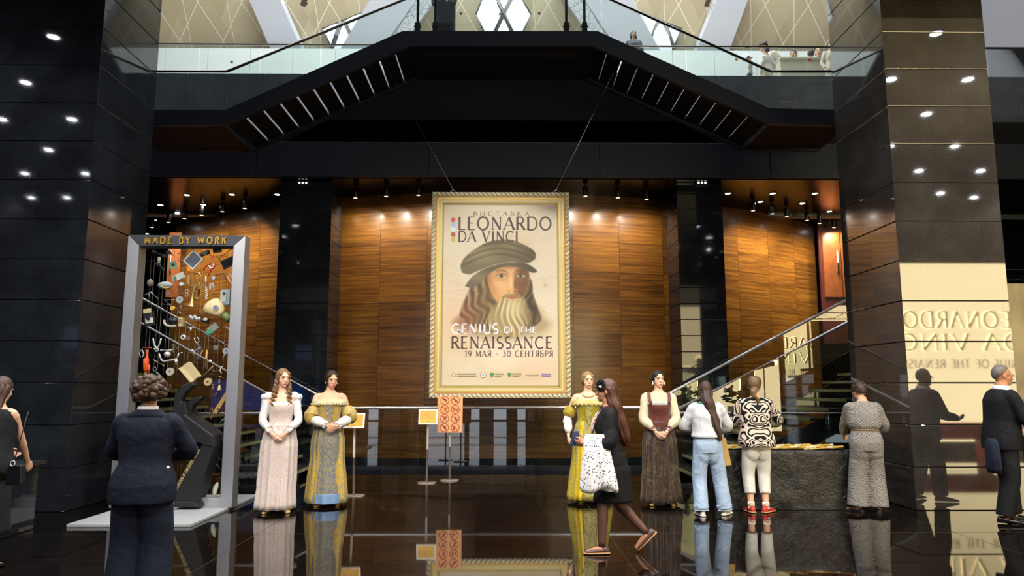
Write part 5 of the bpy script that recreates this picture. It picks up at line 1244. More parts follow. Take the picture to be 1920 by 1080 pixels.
bs = np.sin(.17*(GX+20*np.sin(GY*.021+1+GX*.008)+16*nz))*(.6+.4*np.sin(GY*.017-GX*.025)); over(bm_, '9c8758'); over(bm_*np.clip(bs, 0, 1)*.8, 'dccf9f'); over(bm_*np.clip(-bs, 0, 1)*.5, '6b5634'); over(bm_*blob(480, 710, 60, 80, .45), 'e0d6aa'); over(bm_*np.clip((GX-520)/90, 0, 1)*.7, '4f3d26')
mo = inside([(392,650),(420,622),(468,616),(520,620),(548,650),(520,644),(470,634),(420,644)], 8); over(mo*.85, '7d6540'); over(mo*np.clip(st2, 0, 1)*.5, 'b79f6c')
over(inside([(432,638),(468,630),(502,638),(470,654)], 6)*.9, 'b5654a'); over(np.exp(-((GY-641)/2.2)**2)*(abs(GX-468) < 36)*.7, '5a2c1e')
bk_ = inside([(150,565),(205,495),(300,440),(440,405),(560,412),(636,460),(604,474),(520,440),(420,432),(320,478),(250,548),(192,575)], 7); over(bk_, '5f5540'); over(bk_*blob(240, 505, 90, 40, .6), '8a7b5a'); over(bk_*np.clip((GX-470)/120, 0, 1)*.6, '3c3424')
ht = inside([(130,474),(122,420),(160,360),(235,305),(320,262),(450,250),(556,288),(620,332),(622,382),(560,412),(470,402),(350,422),(240,462),(180,486)], 7)
over(ht, '6c6146'); over(ht*blob(260, 350, 120, 60, .7), '978764'); over(ht*blob(470, 290, 90, 34, .55), '8d7e5c'); over(ht*np.clip((GX-480)/130, 0, 1)*.6, '453c2a')
for a_, b_, c_ in ((440, .00055, 60), (395, .0005, 30), (350, .0006, -10)): over(ht*np.exp(-((GY-a_+c_*.2+80*np.sin((GX-130)*.0062))/9)**2)*.55, '433926')
m = MB(); ys_ = PY-.0205; idx = []
nv = m.pts([(B_(x, y)[0], ys_, B_(x, y)[1]) for y in gy for x in gx])
for j in range(len(gy)-1):
    for i in range(len(gx)-1): k = j*len(gx)+i; m.face((k, k+1, k+1+len(gx), k+len(gx)))
t = NT('poster_print'); at = t.add('VertexColor'); at.layer_name = 'print'; t.base(at.outputs[0]); t.p(Roughness=.45, Specular_IOR_Level=.3)
o = ppart('print', m, t.m); ca_ = o.data.color_attributes.new('print', 'FLOAT_COLOR', 'POINT'); ca_.data.foreach_set('color', np.dstack([np.clip(img, 0, 1), np.ones(GX.shape)]).astype(np.float32).ravel())
lay = [0.0212]
def shape(pts, col, name='portrait', smooth=True, par=None):
    """a printed patch: outline in poster units"""
    lay[0] += .0004; m = MB(); pp = [V((x, y, 0)) for x, y in pts]
    if smooth: pp = smoothline(pp+[pp[0]], 5)[:-1]
    m.prism([B_(v.x, v.y) for v in pp], (0, PY-lay[0], 0), (1,0,0), (0,0,1), (0,.0004,0))
    return m
def sh(pts, col, name, smooth=True, rough=.45):
    return ppart(name, shape(pts, col, name, smooth), M(col, rough) if isinstance(col, str) else col)
def printmat(name, a, b, sc=9):
    t = NT(name); t.base(t.ramp(t.noise(t.mapping(t.coord(), (1,1,.6)), sc, 5, .7), [(.35, a), (.65, b)])); t.p(Roughness=.45, Specular_IOR_Level=.3); return t.m
DKP = M('4b3530', .5, name='dark_print'); LT = M('d9d9e4', .5, name='white_print')
def ptext(s, x0, x1, yb, h, mt, wt=.075, serif=True, sp=.12, name='lettering'):
    lay[0] += .0004; a = B_(x0, yb); b = B_(x1, yb-h); m = MB()
    text(m, s, (a[0], PY-lay[0], a[1]), (1,0,0), (0,0,1), (0,-.0006,0), b[1]-a[1], b[0]-a[0], wt, serif, sp); ppart(name, m, mt)
ptext('ВЫСТАВКА'.translate(str.maketrans('ВЫСТАК', 'ByCTAK')), 208, 582, 90, 27, DKP, .13, True, .5)
ptext('LEONARDO', 104, 734, 184, 84, DKP, .135); ptext('DA VINCI', 104, 510, 264, 68, DKP, .14)
ptext('GENIUS', 60, 375, 884, 64, LT, .16); ptext('OF', 413, 483, 880, 42, LT, .17); ptext('THE', 516, 634, 880, 42, LT, .17)
ptext('RENAISSANCE', 58, 742, 984, 78, DKP, .13); ptext('19 MAr - 30 CEHTrbPr', 150, 744, 1040, 40, DKP, .13, True, .16)
for y, c in ((118, 'c23c34'), (150, '9db2dd'), (182, 'd2d9e8'), (216, 'a3432f'), (250, 'c4a63c')):
    sh([(72+16*cos(a), y+16*sin(a)) for a in [2*pi*k/20 for k in range(20)]], c, 'colour_dot', False)
# sponsors' marks along the bottom
def mark(px, py, w_, h_, col): a = (px-830)*3.6, (py-380)*3.6; sh([a, (a[0]+w_*3.6, a[1]), (a[0]+w_*3.6, a[1]+h_*3.6), (a[0], a[1]+h_*3.6)], col, 'small_print', False)
def disc_(px, py, r, col): sh([((px-830)*3.6+r*3.6*cos(a), (py-380)*3.6+r*3.6*sin(a)) for a in [2*pi*k/18 for k in range(18)]], col, 'emblem', False)
def btext(s, px, py, w_, h, col): ptext(s, (px-830)*3.6, (px+w_-830)*3.6, (py-380)*3.6, h*3.6, M(col, .5), .12, False, .2, 'small_lettering')
disc_(851, 703, 4, '9a9a58'); disc_(851, 703, 2.6, 'd0c49a')
for y in (700.2, 704.2): mark(857, y, 36, 2.2, '8d8468')
disc_(906, 703, 6, 'b5793f'); disc_(906, 703, 4.6, 'e2ded0'); disc_(906, 703, 3, '8fb0d0')
for x in (919, 952):
    sh([((x-830)*3.6+a*3.6, (699-380)*3.6+b*3.6) for a, b in ((0,0),(6.5,0),(6.5,5),(3.2,9),(0,5))], '4f7d45', 'emblem', False)
    btext('FREEDOM', x+8.5, 703, 17, 3.2, '5b5a44'); mark(x+8.5, 705, 13, 1.4, '8d8468')
mark(985, 702.6, 26, 1.8, '9b8a74'); disc_(1018.5, 703, 3.2, '8b78a8'); mark(1021, 700.4, 12, 2.2, '8678a6'); mark(1019, 704.4, 14, 1.6, '7f72a4')
# hanging cables
for pts in (((850, 356), 0, (725, 126)), ((1043, 356), 0, (1164, 108))):
    a = Q(*pts[0]); b = P(pts[2][0], pts[2][1], 12.7); m = MB()
    m.tube([a, b], .006, 5); m.tube([Q(pts[0][0]-9, 362), a], .004, 5); m.tube([Q(pts[0][0]+9, 362), a], .004, 5); ppart('cable', m, STEEL)

# ================================================================== SIGN STANDS
def prism_round(w_, d, h, r=.04, z=0, n=5):
    pts = []
    for cx, cy, a0 in ((w_/2-r, d/2-r, 0), (-w_/2+r, d/2-r, 90), (-w_/2+r, -d/2+r, 180), (w_/2-r, -d/2+r, 270)):
        pts += [(cx+r*cos(radians(a0+90*i/n)), cy+r*sin(radians(a0+90*i/n))) for i in range(n+1)]
    return MB().prism(pts, (0,0,z), (1,0,0), (0,1,0), (0,0,h))
POLE = M('b3a594', .35, .5, name='champagne_metal'); YEL = M('e2ab28', .45, name='yellow_card', vary=3); BRN = M('6a4a12', .6)
def sign(label, px, by, bx0, bx1, by0, by1, panel, framed, tilt, lines):
    g = G(px, by); s_ = thing('sign_stand', label, 'sign', g); Y = g.y
    prism_round(.3, .24, .014, .07).build('base', POLE, s_, None, .004)
    a, b = P(bx0, by1, Y)-g, P(bx1, by0, Y)-g; w_, h = b.x-a.x, b.z-a.z; cx, cz = (a.x+b.x)/2, (a.z+b.z)/2
    m = MB(); m.cyl((0,0,.01), (cx*.6,0,cz), .017, 12); m.build('pole', POLE, s_)
    R_ = Matrix.Translation((cx, -.03, cz)) @ Matrix.Rotation(tilt, 4, 'X')
    m = MB(); m.box((-w_/2, -.012, -h/2), (w_/2, .008, h/2)); bo = m.build('board', M('e6e6e2', .4) if framed else panel, s_, None, .003); bo.matrix_local = R_
    if framed:
        q = w_*.07; m = MB(); m.box((-w_/2+q, -.014, -h/2+q), (w_/2-q, -.011, h/2-q)); o = m.build('yellow_card', panel, bo)
        for s, y, hh, ww in lines:
            m = MB(); text(m, s, (-ww*w_/2, -.0145, y*h), (1,0,0), (0,0,1), (0,-.0006,0), hh*h, ww*w_, .1, False); m.build('lettering', BRN if s == '>' else M('a57b1c', .6), bo)
    else:
        RED = M('a8432a', .5)
        for r in range(4):
            for c in range(2):
                m = MB(); ox, oz = (-.21+.42*c)*w_, (.37-.245*r)*h; R0 = .16*w_
                m.tube([(ox+R0*cos(t_), -.014, oz+R0*sin(t_)) for t_ in [2*pi*k/22 for k in range(23)]], .0055, 5); m.tube([(ox-R0*.7, -.014, oz+R0*.7), (ox+R0*.7, -.014, oz-R0*.7)], .005, 5)
                rd = random.Random(r*2+c)
                for k in range(4): m.cbox((ox+rd.uniform(-.4,.4)*R0, -.0135, oz+rd.uniform(-.4,.4)*R0), (R0*rd.uniform(.2,.55), .002, R0*rd.uniform(.15,.6)), (0, rd.uniform(-.8,.8), 0))
                m.build('prohibition_symbol', RED, bo)
    return s_
LN = [('EN', .2, .12, .2), ('FREE', .03, .12, .34), ('ENTRANCE', -.14, .12, .62), ('>', -.36, .1, .2)]
sign('white-framed yellow sign on a thin stand beside the woman in yellow and blue gown', 663, 930, 641, 685, 774, 803, YEL, True, -.25, LN)
sign('white-framed yellow sign on a thin stand left of the orange board', 800, 906, 785, 821, 767, 796, YEL, True, -.2, LN)
t = NT('orange_card'); t.base(t.ramp(t.noise(t.coord(), 3, 2), [(.3, 'eb9a5a'), (.7, 'f0b27c')])); t.p(Roughness=.5)
sign('orange board with eight red prohibition symbols on a stand, under the poster\'s left corner', 843, 901, 820, 868, 742, 811, t.m, False, -.03, [])

# ================================================================== BLACK TABLE WITH BOOKLETS
TY0 = G(1450, 957).y+.03; TY1 = TY0+.8; TX0, TX1, TZ = P(1342, 900, TY0).x, P(1604, 900, TY0).x, .735
ta = thing('table', 'long table draped to the floor in crumpled black cloth, covered with booklets', 'table', ((TX0+TX1)/2, (TY0+TY1)/2, 0))
L, D = (TX1-TX0)/2, (TY1-TY0)/2
m = MB(); m.box((-L+.02, -D+.02, TZ-.04), (L-.02, D-.02, TZ-.006)); m.build('tabletop', OAK, ta)
for x in (-L+.08, L-.08):
    for y in (-D+.08, D-.08): m = MB(); m.cyl((x, y, 0), (x, y, TZ-.04), .02); m.build('leg', STEEL, ta)
m = MB(); ring0 = []
def per(z, out, wv):
    pts = []; n = 96
    for i in range(n):
        u = i/n*4; s_ = int(u); f = u-s_; c = [(-1,-1),(1,-1),(1,1),(-1,1)]; a, b = c[s_], c[(s_+1) % 4]
        x, y = lerp(a[0], b[0], f), lerp(a[1], b[1], f); k = 1+wv*0
        w_ = wv*mnoise.noise(V((x*L*5, y*9, z*4)))
        pts.append(V((x*(L+out+w_), y*(D+out+w_), z)))
    return pts
m.loft([per(TZ+.001, 0, 0), per(TZ-.01, .008, 0)]+[per(TZ-TZ*k/12, .01+.006*k/12, .012+.02*k/12) for k in range(1, 12)]+[per(.005, .018, .035)], True, False)
t = NT('black_drape'); co = t.coord(); n1 = t.noise(co, 11, 5, 1.2, .6); t.base(t.ramp(n1, [(.35, '080706'), (.7, '120f0d')])); t.p(Roughness=.42, Specular_IOR_Level=.5, Sheen_Weight=0); t.bump(n1, .7, .03); m.build('tablecloth', t.m, ta)
bk = None; COV = M('c39a3a', .5, name='booklet_cover', vary=20); PAG = M('d9ceaa', .7)
def booklet():
    m = MB(); m.box((-.075, -.105, 0), (.075, .105, .007), 0); m.box((-.074, -.104, .001), (.0755, .1055, .006), 1); return m.build('booklet', [COV, PAG])
for row in range(5):
    nb = 9
    for k in range(nb):
        x = TX0+.16+(TX1-TX0-.36)*(row/5)+k*.043+random.uniform(-.006, .006); y = TY0+.16+random.uniform(-.02, .02)+(.04 if row % 2 else 0)
        for j, yy in enumerate((y, y+.3)):
            if bk is None: bk = o = booklet(); bk2 = bk.copy(); bk2.data = bk.data.copy(); bk2.data.materials[0] = M('dccf9e', .55, name='cream_cover', vary=20)
            else: o = (bk if (k+j+row) % 5 < 3 else bk2).copy(); C.objects.link(o)
            o.location = (x, yy, TZ+.012+k*.0018); o.rotation_euler = (radians(0), radians(-9), radians(-18+random.uniform(-5, 5)))
            tag(o, 'gold or cream booklet in the overlapping fans laid out on the black table', 'booklet', 'booklets fanned on the black table')

# ================================================================== DESK, TRUSS
dk = thing('reception_desk', 'low black desk with glossy top at the left edge, before the left pillar', 'desk', (0,0,0))
a = G(0, 1000); x1 = P(100, 864, 8.3).x
m = MB(); m.box((-8.0, 7.0, 0), (-5.12, 8.3, .7)); m.build('front_panel', GRANITE, dk, None, .01)
m = MB(); m.box((-8.0, 6.95, .7), (-5.06, 8.34, .735)); m.build('desktop', M('2a2c30', .2), dk, None, .006)
tr = thing('display_truss', 'black truss stand carrying a beige picture panel at the right edge behind the pillar', 'display', (7.2, 10.9, 0))
m = MB(); m.cyl((0,0,0), (0,0,3.3), .03); m.build('post', BLACKM, tr)
m = MB(); m.cyl((0,0,3.3), (2.4,0,3.3), .02); m.cyl((0,0,3.15), (2.4,0,3.15), .02)
for k in range(8): m.cyl((k*.3,0,3.15+.15*(k % 2)), ((k+1)*.3,0,3.3-.15*(k % 2)), .009, 6)
m.build('truss_beam', BLACKM, tr)
m = MB(); m.box((.06,.02,.9), (2.3,.05,3.1)); m.build('picture_panel', printmat('beige_map', '8c7f60', 'b0a27c', 2), tr)
m = MB(); m.box((-.3,-.3,0), (.3,.3,.03)); m.build('base_plate', BLACKM, tr)
# flower stand near the lit sign wall, seen only mirrored
fl = thing('flower_stand', 'white pedestal with a bouquet of pink roses by the lit sign wall', 'flowers', (6.75, 1.6, 0))
m = MB(); m.box((-.16,-.16,0), (.16,.16,1.0)); m.build('pedestal', WHITE, fl)
m = MB()
for k in range(40): m.ell((random.uniform(-.3,.3), random.uniform(-.25,.25), 1.1+random.uniform(0,.35)), (.07,.07,.03), 7, 5)
m.build('foliage', M('3d5230', .7), fl)
for k in range(14): m = MB(); m.ell((random.uniform(-.26,.26), random.uniform(-.26,.26), 1.3+random.uniform(0,.28)), .05, 9, 7); m.build('rose', M('c98a86', .6), fl)

# ================================================================== DISPLAY FRAME WITH HANGING TOOLS
FY = G(425, 955).y
def D_(px, py, d=0.0): p = P(px, py, FY); return V((p.x, FY-d, p.z))
fr = thing('tool_display', 'tall brushed-metal frame with gold letters strung with wires holding old tools', 'display frame', (P(340, 950, FY).x, FY, 0))
def fpart(name, m, mt, bevel=0, parent=None): o = m.build(name, mt, parent or fr, None, bevel); o.data.transform(Matrix.Translation(-V(fr.location))); return o
m = MB(); a, b, c = G(124, 989), G(378, 988), G(470, 932); m.box((a.x, a.y, 0), ((b.x+c.x)/2, c.y, .035)); struct_p = m.build('display_platform', M('a3a6a8', .45), None, ((a.x+b.x)/2, (a.y+c.y)/2, 0), .006); tag(struct_p, 'flat pale grey platform carrying the metal tool frame', 'platform')
fx0, fx1 = D_(248, 445).x, D_(466, 445).x; fz1 = D_(350, 444).z; ix0, ix1 = D_(272, 600).x+.05, D_(444, 470).x; iz1 = D_(350, 466).z
fx0, fx1 = P(248, 442, FY).x, P(465, 447, FY).x; pw = .15; dp = .2; zb = .035
ix0, ix1 = fx0+pw, fx1-pw; iz1 = fz1-.145
for x0, x1, xi in ((fx0, ix0, ix0), (fx1, ix1, ix1)):
    m = MB(); m.prism([(x0, zb), (x0, fz1), (xi, iz1), (xi, zb)], (0, FY-dp/2, 0), (1,0,0), (0,0,1), (0,dp,0)); fpart('side_post', m, ALU, .004)
m = MB(); m.prism([(fx0, fz1), (fx1, fz1), (ix1, iz1), (ix0, iz1)], (0, FY-dp/2, 0), (1,0,0), (0,0,1), (0,dp,0)); fpart('top_bar', m, M('4c4e56', .45, .6), .004)
m = MB(); m.prism([(ix0-.05, 0), (ix1+.1, 0), (ix1, .11), (ix0, .11)], (0, FY-.05, zb), (1,0,0), (0,0,1), (0,.16,0)); fpart('bottom_bar', m, M('b4b6ba', .4, .4), .004)
a, b = D_(279, 458), D_(431, 444); m = MB(); text(m, 'MADE BY WORK', (a.x, FY-dp/2-.001, fz1-.115), (1,0,0), (0,0,1), (0,-.02,0), .085, b.x-a.x, .2, False, .42, True); fpart('lettering', m, M('d0a03a', .35, .55))
for k in range(19):
    x = ix0+.04+(ix1-ix0-.08)*k/18; m = MB(); m.tube([(x, FY+.04*(k % 2), iz1), (x, FY+.04*(k % 2), .14)], .0011, 5); fpart('wire', m, M('8a8780', .5, .5))
# black bent arm with claw, standing on the platform
AY = FY-.25
def A_(px, py): p = P(px, py, AY); return (p.x, p.z)
arm = thing('arm_sculpture', 'black faceted bent arm with claw jaws and gold writing, standing inside the metal frame', 'sculpture', (P(360, 950, AY).x, AY, .035))
ARM = M('15161a', .5, name='arm_black'); 
def apart(name, pix, d, y=0, mt=None):
    m = MB(); m.prism([A_(*q) for q in pix], (0, AY+y, 0), (1,0,0), (0,0,1), (0,d,0)); o = m.build(name, mt or ARM, arm, None, .012); o.data.transform(Matrix.Translation(-V(arm.location))); return o
apart('forearm', [(326, 951), (326, 915), (381, 830), (398, 824), (402, 838), (362, 951)], .34)
apart('upper_arm', [(331, 788), (346, 776), (400, 816), (402, 838), (384, 834), (364, 826), (335, 796)], .4, -.02)
apart('wrist', [(322, 770), (345, 752), (352, 782), (336, 800)], .36)
apart('claw', [(322, 770), (325, 742), (340, 722), (359, 715), (364, 722), (346, 736), (338, 752), (345, 764)], .12, .02)
apart('claw', [(334, 778), (340, 758), (354, 746), (374, 743), (368, 751), (354, 760), (349, 778)], .12, .12)
apart('foot', [(322, 951), (330, 940), (366, 940), (372, 951)], .42, -.02)
a = V((A_(331, 921)[0], AY-.004, A_(331, 921)[1])); b = V((A_(375, 845)[0], AY-.004, A_(375, 845)[1])); dd = (b-a).normalized(); m = MB()
text(m, 'FEDERATION OF EMPLOYERS', a, dd, V((-dd.z, 0, dd.x)), (0,-.004,0), .038, (b-a).length*.74, .14, False, .2, True); o = m.build('lettering', M('c9b480', .4, .3), arm); o.data.transform(Matrix.Translation(-V(arm.location))); m = MB(); text(m, '"PARYZ"', a+dd*(b-a).length*.77, dd, V((-dd.z, 0, dd.x)), (0,-.004,0), .052, (b-a).length*.28, .16, False, .2, True)
o = m.build('lettering', M('c9b480', .4, .3), arm); o.data.transform(Matrix.Translation(-V(arm.location)))

# ---- the things hung on the wires
def hang(name, label, cat, parts, group=None):
    """parts: list of (part name, MB in world coordinates, material); first part is the thing's own mesh when alone"""
    allv = [v for _, m, _ in parts for v in m.v]; c = sum(allv, V())/len(allv)
    if len(parts) == 1: o = parts[0][1].build(name, parts[0][2], None, c); return tag(o, label, cat, group)
    t_ = thing(name, label, cat, c, 0, group)
    for pn, m, mt in parts: o = m.build(pn, mt, t_); o.data.transform(Matrix.Translation(-c))
    return t_
def plate(px, py, w_, h, ang, d=.02, y=0, inset=0):
    c = D_(px, py, y); k = 1/150; w_, h = w_*k-inset, h*k-inset; ca, sa = cos(radians(ang)), sin(radians(ang))
    return MB().prism([(-w_/2,-h/2),(w_/2,-h/2),(w_/2,h/2),(-w_/2,h/2)], c, (ca,0,sa), (-sa,0,ca), (0,d,0))
def bar(x0, y0, x1, y1, r, r1=None, d=0, n=8, m=None): return (m or MB()).tube([D_(x0, y0, d), D_(x1, y1, d)], [r/150, (r if r1 is None else r1)/150], n)
def curve(pts, r, d=0, n=7, m=None, k=5): return (m or MB()).tube(smoothline([D_(x, y, d) for x, y in pts], k), r/150 if not isinstance(r, list) else r, n)
def disc(px, py, r, hole=.0, d=.02, m=None, n=24):
    c = D_(px, py); r /= 150; m = m or MB(); h = hole/150
    return m.lathe([(h, -d/2), (r, -d/2), (r, d/2), (h, d/2)] if h else [(0.001, -d/2), (r, -d/2), (r, d/2), (0.001, d/2)], c, (0,1,0), n, cap=not h, sm=False) if not h else m.lathe([(h, -d/2), (r, -d/2), (r, d/2), (h, d/2), (h, -d/2)], c, (0,1,0), n, cap=False, sm=False)
PL = M('c7c9cb', .35, .6, name='pale_metal'); GRY = M('8c8f90', .4, .6); DKM = M('2a2b2e', .4, .4); WPL = M('d6d6d0', .45); CRM = M('cdbd8e', .6); BRS = M('b2935a', .3, .85, name='brass'); RUST = M('6b4a36', .7); GRN = M('4f7a58', .5); BLKP = M('121316', .35); REDP = M('bb2620', .4); ORG = M('d9561c', .45); YLO = M('cfae3c', .5); WD = M('b3833f', .55, name='tool_wood', vary=40)
hang('tablet', 'white-rimmed tablet hung diagonally near the top of the metal frame', 'tablet', [('case', plate(362,487,28,30,-42,.02), WPL), ('screen', plate(362,487,22,24,-42,.004,.003), M('66707c', .2))])
hang('tablet', 'black tablet hung tilted near the frame\'s right post', 'tablet', [('case', plate(428,492,28,18,26,.02), BLKP), ('screen', plate(428,492,25,15,26,.004,.003), M('1a1c20', .15))])
hang('mobile_phone', 'small black phone hung under the letters WORK', 'phone', [('case', plate(407,469,17,10,10,.02), BLKP), ('screen', plate(407,469,14,7,10,.004,.003), M('22252a', .15))])
hang('circuit_board', 'pale green circuit board below the first gold letters', 'circuit board', [('board', plate(324,497,15,14,18,.01), M('6f9b78', .5)), ('chip', plate(325,496,6,4,18,.015,.012), DKM)])
hang('toy_car', 'dark green toy car hung right of the white tablet', 'toy', [('car_body', plate(384,474,16,7,22,.05), M('3b5f44', .4)), ('wheel', disc(378,478,3,0,.05), DKM), ('wheel', disc(390,472,3,0,.05), DKM)])
hang('pliers', 'red-handled pliers hung in the upper middle of the frame', 'pliers', [('handle', curve([(381,506),(388,498),(397,494),(403,496)], 1.6), REDP), ('handle', curve([(391,516),(395,508),(402,500),(405,495)], 1.6), REDP), ('jaw', curve([(390,497),(396,503),(401,499),(398,493)], 1.8), PL)])
hang('scissors', 'small orange scissors hung above the red pliers', 'scissors', [('handle', curve([(394,478),(398,482),(401,478)], 1.2), M('d0603c', .5)), ('blade', curve([(396,486),(398,481),(399,486)], .8), M('d0603c', .5))])
hang('geological_hammer', 'thin pale hammer slanting under the black phone', 'hammer', [('handle', bar(410,484,436,466,.9), PL), ('head', bar(405,480,413,487,1.6), PL)])
hang('set_square', 'long white metal rule slanting left of the white tablet', 'rule', [('rule', bar(314,470,346,497,1.6), PL), ('knob', disc(316,473,4,0,.03), DKM)])
hang('ruler', 'thin short rule slanting above the circuit board', 'rule', [('rule', bar(333,476,352,468,.9), PL)])
hang('multimeter', 'white handheld multimeter with green display hung below the circuit board', 'multimeter', [('case', plate(334,519,23,12,25,.03), M('bfc3bd', .5)), ('display', plate(328,522,5,8,25,.006,.006), M('4b7a62', .4))])
hang('screwdriver', 'screwdriver with an orange handle below the white tablet', 'screwdriver', [('handle', bar(354,502,353,514,2.1), M('d98a24', .4)), ('blade', bar(353,514,353,552,.6), PL)])
bell = MB().lathe([(.012,0),(.015,.08),(.021,.2),(.032,.28),(.056,.318),(.06,.325)], D_(367,530,.03), (D_(359,577)-D_(366,530)), 20, cap=False)
hang('trumpet', 'brass trumpet hung upright in the middle of the metal frame', 'trumpet', [('bell', bell, BRS), ('tubing', curve([(369,543),(366,525),(367,514),(373,512),(378,517),(379,530),(378,548),(376,558),(372,562),(369,558)], 2.0, .03, k=6), BRS)]+[('valve', bar(360,y,381,y,.9), PL) for y in (534,538,542)]+[('valve_case', bar(373+2*k, 528, 372+2*k, 556, 1.4), BRS) for k in range(3)])
steth = curve([(401,521),(408,514),(418,513),(422,520),(425,528)], .7); 
hang('stethoscope', 'stethoscope with white ear prongs hung under the black tablet', 'stethoscope', [('tube', steth, DKM), ('ear_tube', curve([(425,516),(431,527),(435,533)], .9), WPL), ('ear_tube', curve([(429,512),(437,523),(440,529),(436,533)], .9), WPL), ('chest_piece', disc(401,521,3.6,0,.03), PL)])
hang('washer', 'steel washer hung at the upper right by the frame post', 'washer', [('ring', disc(437,510,4,1.4,.015), GRY)])
hang('drill_bit', 'white spiral drill bit hung right of the trumpet', 'drill bit', [('shank', bar(386,518,386,538,1.3), WPL), ('spiral', MB().tube([D_(387+2.2*cos(k*.9), 538+k*.6) for k in range(40)], .006, 6), WPL)])
hang('caliper', 'silver caliper hung right of the spiral drill bit', 'caliper', [('scale', bar(394,533,393,553,1.3), PL), ('jaw', curve([(392,533),(399,533),(401,542)], 1.2), PL), ('slider', plate(396,538,7,6,0,.02), GRY)])
hang('forceps', 'small surgical scissors hung left of the trumpet', 'scissors', [('blade', bar(328,547,344,550,.7), PL)]+[('finger_ring', curve([(350+3*cos(a), y+3*sin(a)) for a in [2*pi*k/10 for k in range(11)]], .6, k=2), PL) for y in (546,553)])
hang('saw_blade', 'round grey saw blade hung left of the trumpet bell', 'saw blade', [('disc', disc(337,562,7,1.6,.012, n=36), PL)])
hang('pill_box', 'small white round knob hung above the surgical scissors', 'knob', [('knob', disc(341,533,3.7,0,.05), WPL)])
hang('angle_grinder', 'grey power tool with pale handle hung at the upper left of the frame', 'power tool', [('motor', bar(286,471,307,479,3.6,2.6), GRY), ('handle', bar(299,482,298,494,3), M('b4b09a', .5)), ('guard', disc(309,480,4,0,.04), DKM)])
hang('hatchet', 'dark folding knife hung under the grey power tool', 'knife', [('blade', bar(292,493,301,506,2,.8), DKM), ('handle', bar(298,495,307,506,1.6), GRY)])
hang('thimble', 'little red pin hung at the far left wire', 'pin', [('pin', bar(277,490,287,488,.8,.5), M('8a4a4a', .5))])
hang('hair_dryer', 'clear plastic case with yellow strip hung at the left', 'case', [('shell', MB().ell(D_(310,535), (.1,.05,.05)), M('9aa3a6', .15)), ('strip', curve([(303,535),(311,541),(322,540)], .8, .05), YLO)])
hang('knot', 'brown shell-like brush head at the far left', 'brush', [('brush', MB().ell(D_(282,530), (.04,.04,.05)), M('7d7664', .6))])
hang('washer', 'steel washer hung under the clear plastic case', 'washer', [('ring', disc(315,550,3.6,1.4,.015), GRY)])
hang('dividers', 'pale metal stand with spread legs hung at the left edge', 'bracket', [('arm', bar(271,553,283,548,1), PL), ('arm', bar(283,548,296,560,1.8), PL), ('arm', bar(279,550,281,558,.8), PL)])
hang('test_meter', 'black and white analogue test meter hung at the left edge of the frame', 'meter', [('case', plate(278,597,19,28,8,.05), DKM), ('dial', plate(276,583,15,8,8,.006,.006), CRM), ('face_plate', plate(280,601,15,10,8,.006,.006), WPL), ('knob', disc(279,598,3,0,.07), BLKP)])
hang('tape_measure', 'small round yellow tape measure hung left of the trumpet bell', 'tape measure', [('case', disc(324,578,4.2,0,.04), YLO), ('tab', bar(328,578,333,579,.9), GRY)])
hang('mallet', 'small steel mallet hung below the round saw blade', 'mallet', [('head', bar(337,574,341,582,1.4), PL), ('handle', bar(340,577,353,570,.8), PL)])
hang('brush', 'wooden-handled brush hung below the yellow tape measure', 'brush', [('handle', bar(339,587,353,594,.9), WD), ('bristles', bar(335,585,339,587,1.8), WPL)])
hang('compasses', 'thin folding rule hung left of the yellow tape measure', 'rule', [('arm', bar(308,562,326,562,.7), PL), ('arm', bar(308,562,320,572,.7), PL), ('arm', bar(304,570,320,572,.7), PL)])
hang('sewing_machine', 'white and black jigsaw hung in the middle left', 'machine', [('arm', curve([(308,600),(309,607),(316,611),(330,611)], 2.4), M('c9c6ba', .5)), ('motor', MB().ell(D_(324,602), (.075,.05,.05)), BLKP), ('end_block', plate(338,603,8,18,2,.07), M('c2b48a', .5)), ('red_label', plate(338,602,5,8,2,.006,.006), M('b5764e', .5))])
hang('dumbbell', 'cluster of silver nuts on a bar hung under the trumpet', 'nuts', [('nut', MB().ell(D_(x,y), .028, 8, 6), PL) for x, y in ((357,595),(361,597),(365,595),(369,598),(373,598))])
hang('gauge', 'small black gauge with white face hung under the trumpet, right side', 'gauge', [('case', plate(385,601,12,11,-14,.05), DKM), ('face_plate', MB().ell(D_(386,599,.02), (.032,.012,.022)), WPL)])
hang('tweezers', 'thin steel tweezers hung above the small gauge', 'tweezers', [('arm', bar(375,585,386,594,.7), PL), ('arm', bar(375,584,392,591,.7), PL)])
gm = MB().loft([[D_(402+dx, 575+dy)+V((w_*cos(t)*.8+0, .07*sin(t)*q, w_*sin(t+.9)*.9)) for t in [2*pi*i/18 for i in range(18)]] for dx, dy, w_, q in ((-14,-8,.02,.3),(-12,-6,.075,.9),(-6,-3,.105,1.1),(2,2,.1,1.1),(9,8,.075,.9),(14,13,.05,.7))])
can = MB().lathe([(.03,-.02),(.05,0),(.055,.02),(.055,.09),(.05,.1)], D_(420,591), D_(436,603)-D_(420,591), 20)
hang('gas_mask', 'cream rubber gas mask with green filter can hung at the right of the frame', 'gas mask', [('rubber_face', gm, CRM), ('filter_can', can, M('6a7a3e', .5)), ('eyepiece', disc(409,578,4,0,.17), M('7c88a8', .2)), ('eyepiece_rim', disc(409,578,4.8,4,.18), PL)])
hang('switch_box', 'pale blue electric box with grey cover hung above the gas mask', 'box', [('case', plate(422,557,18,30,0,.07), M('8fa9b8', .4)), ('cover', plate(419,556,12,22,0,.012,.01), M('b3b3a4', .5)), ('switch', plate(421,550,4,4,0,.02,.025), DKM)])
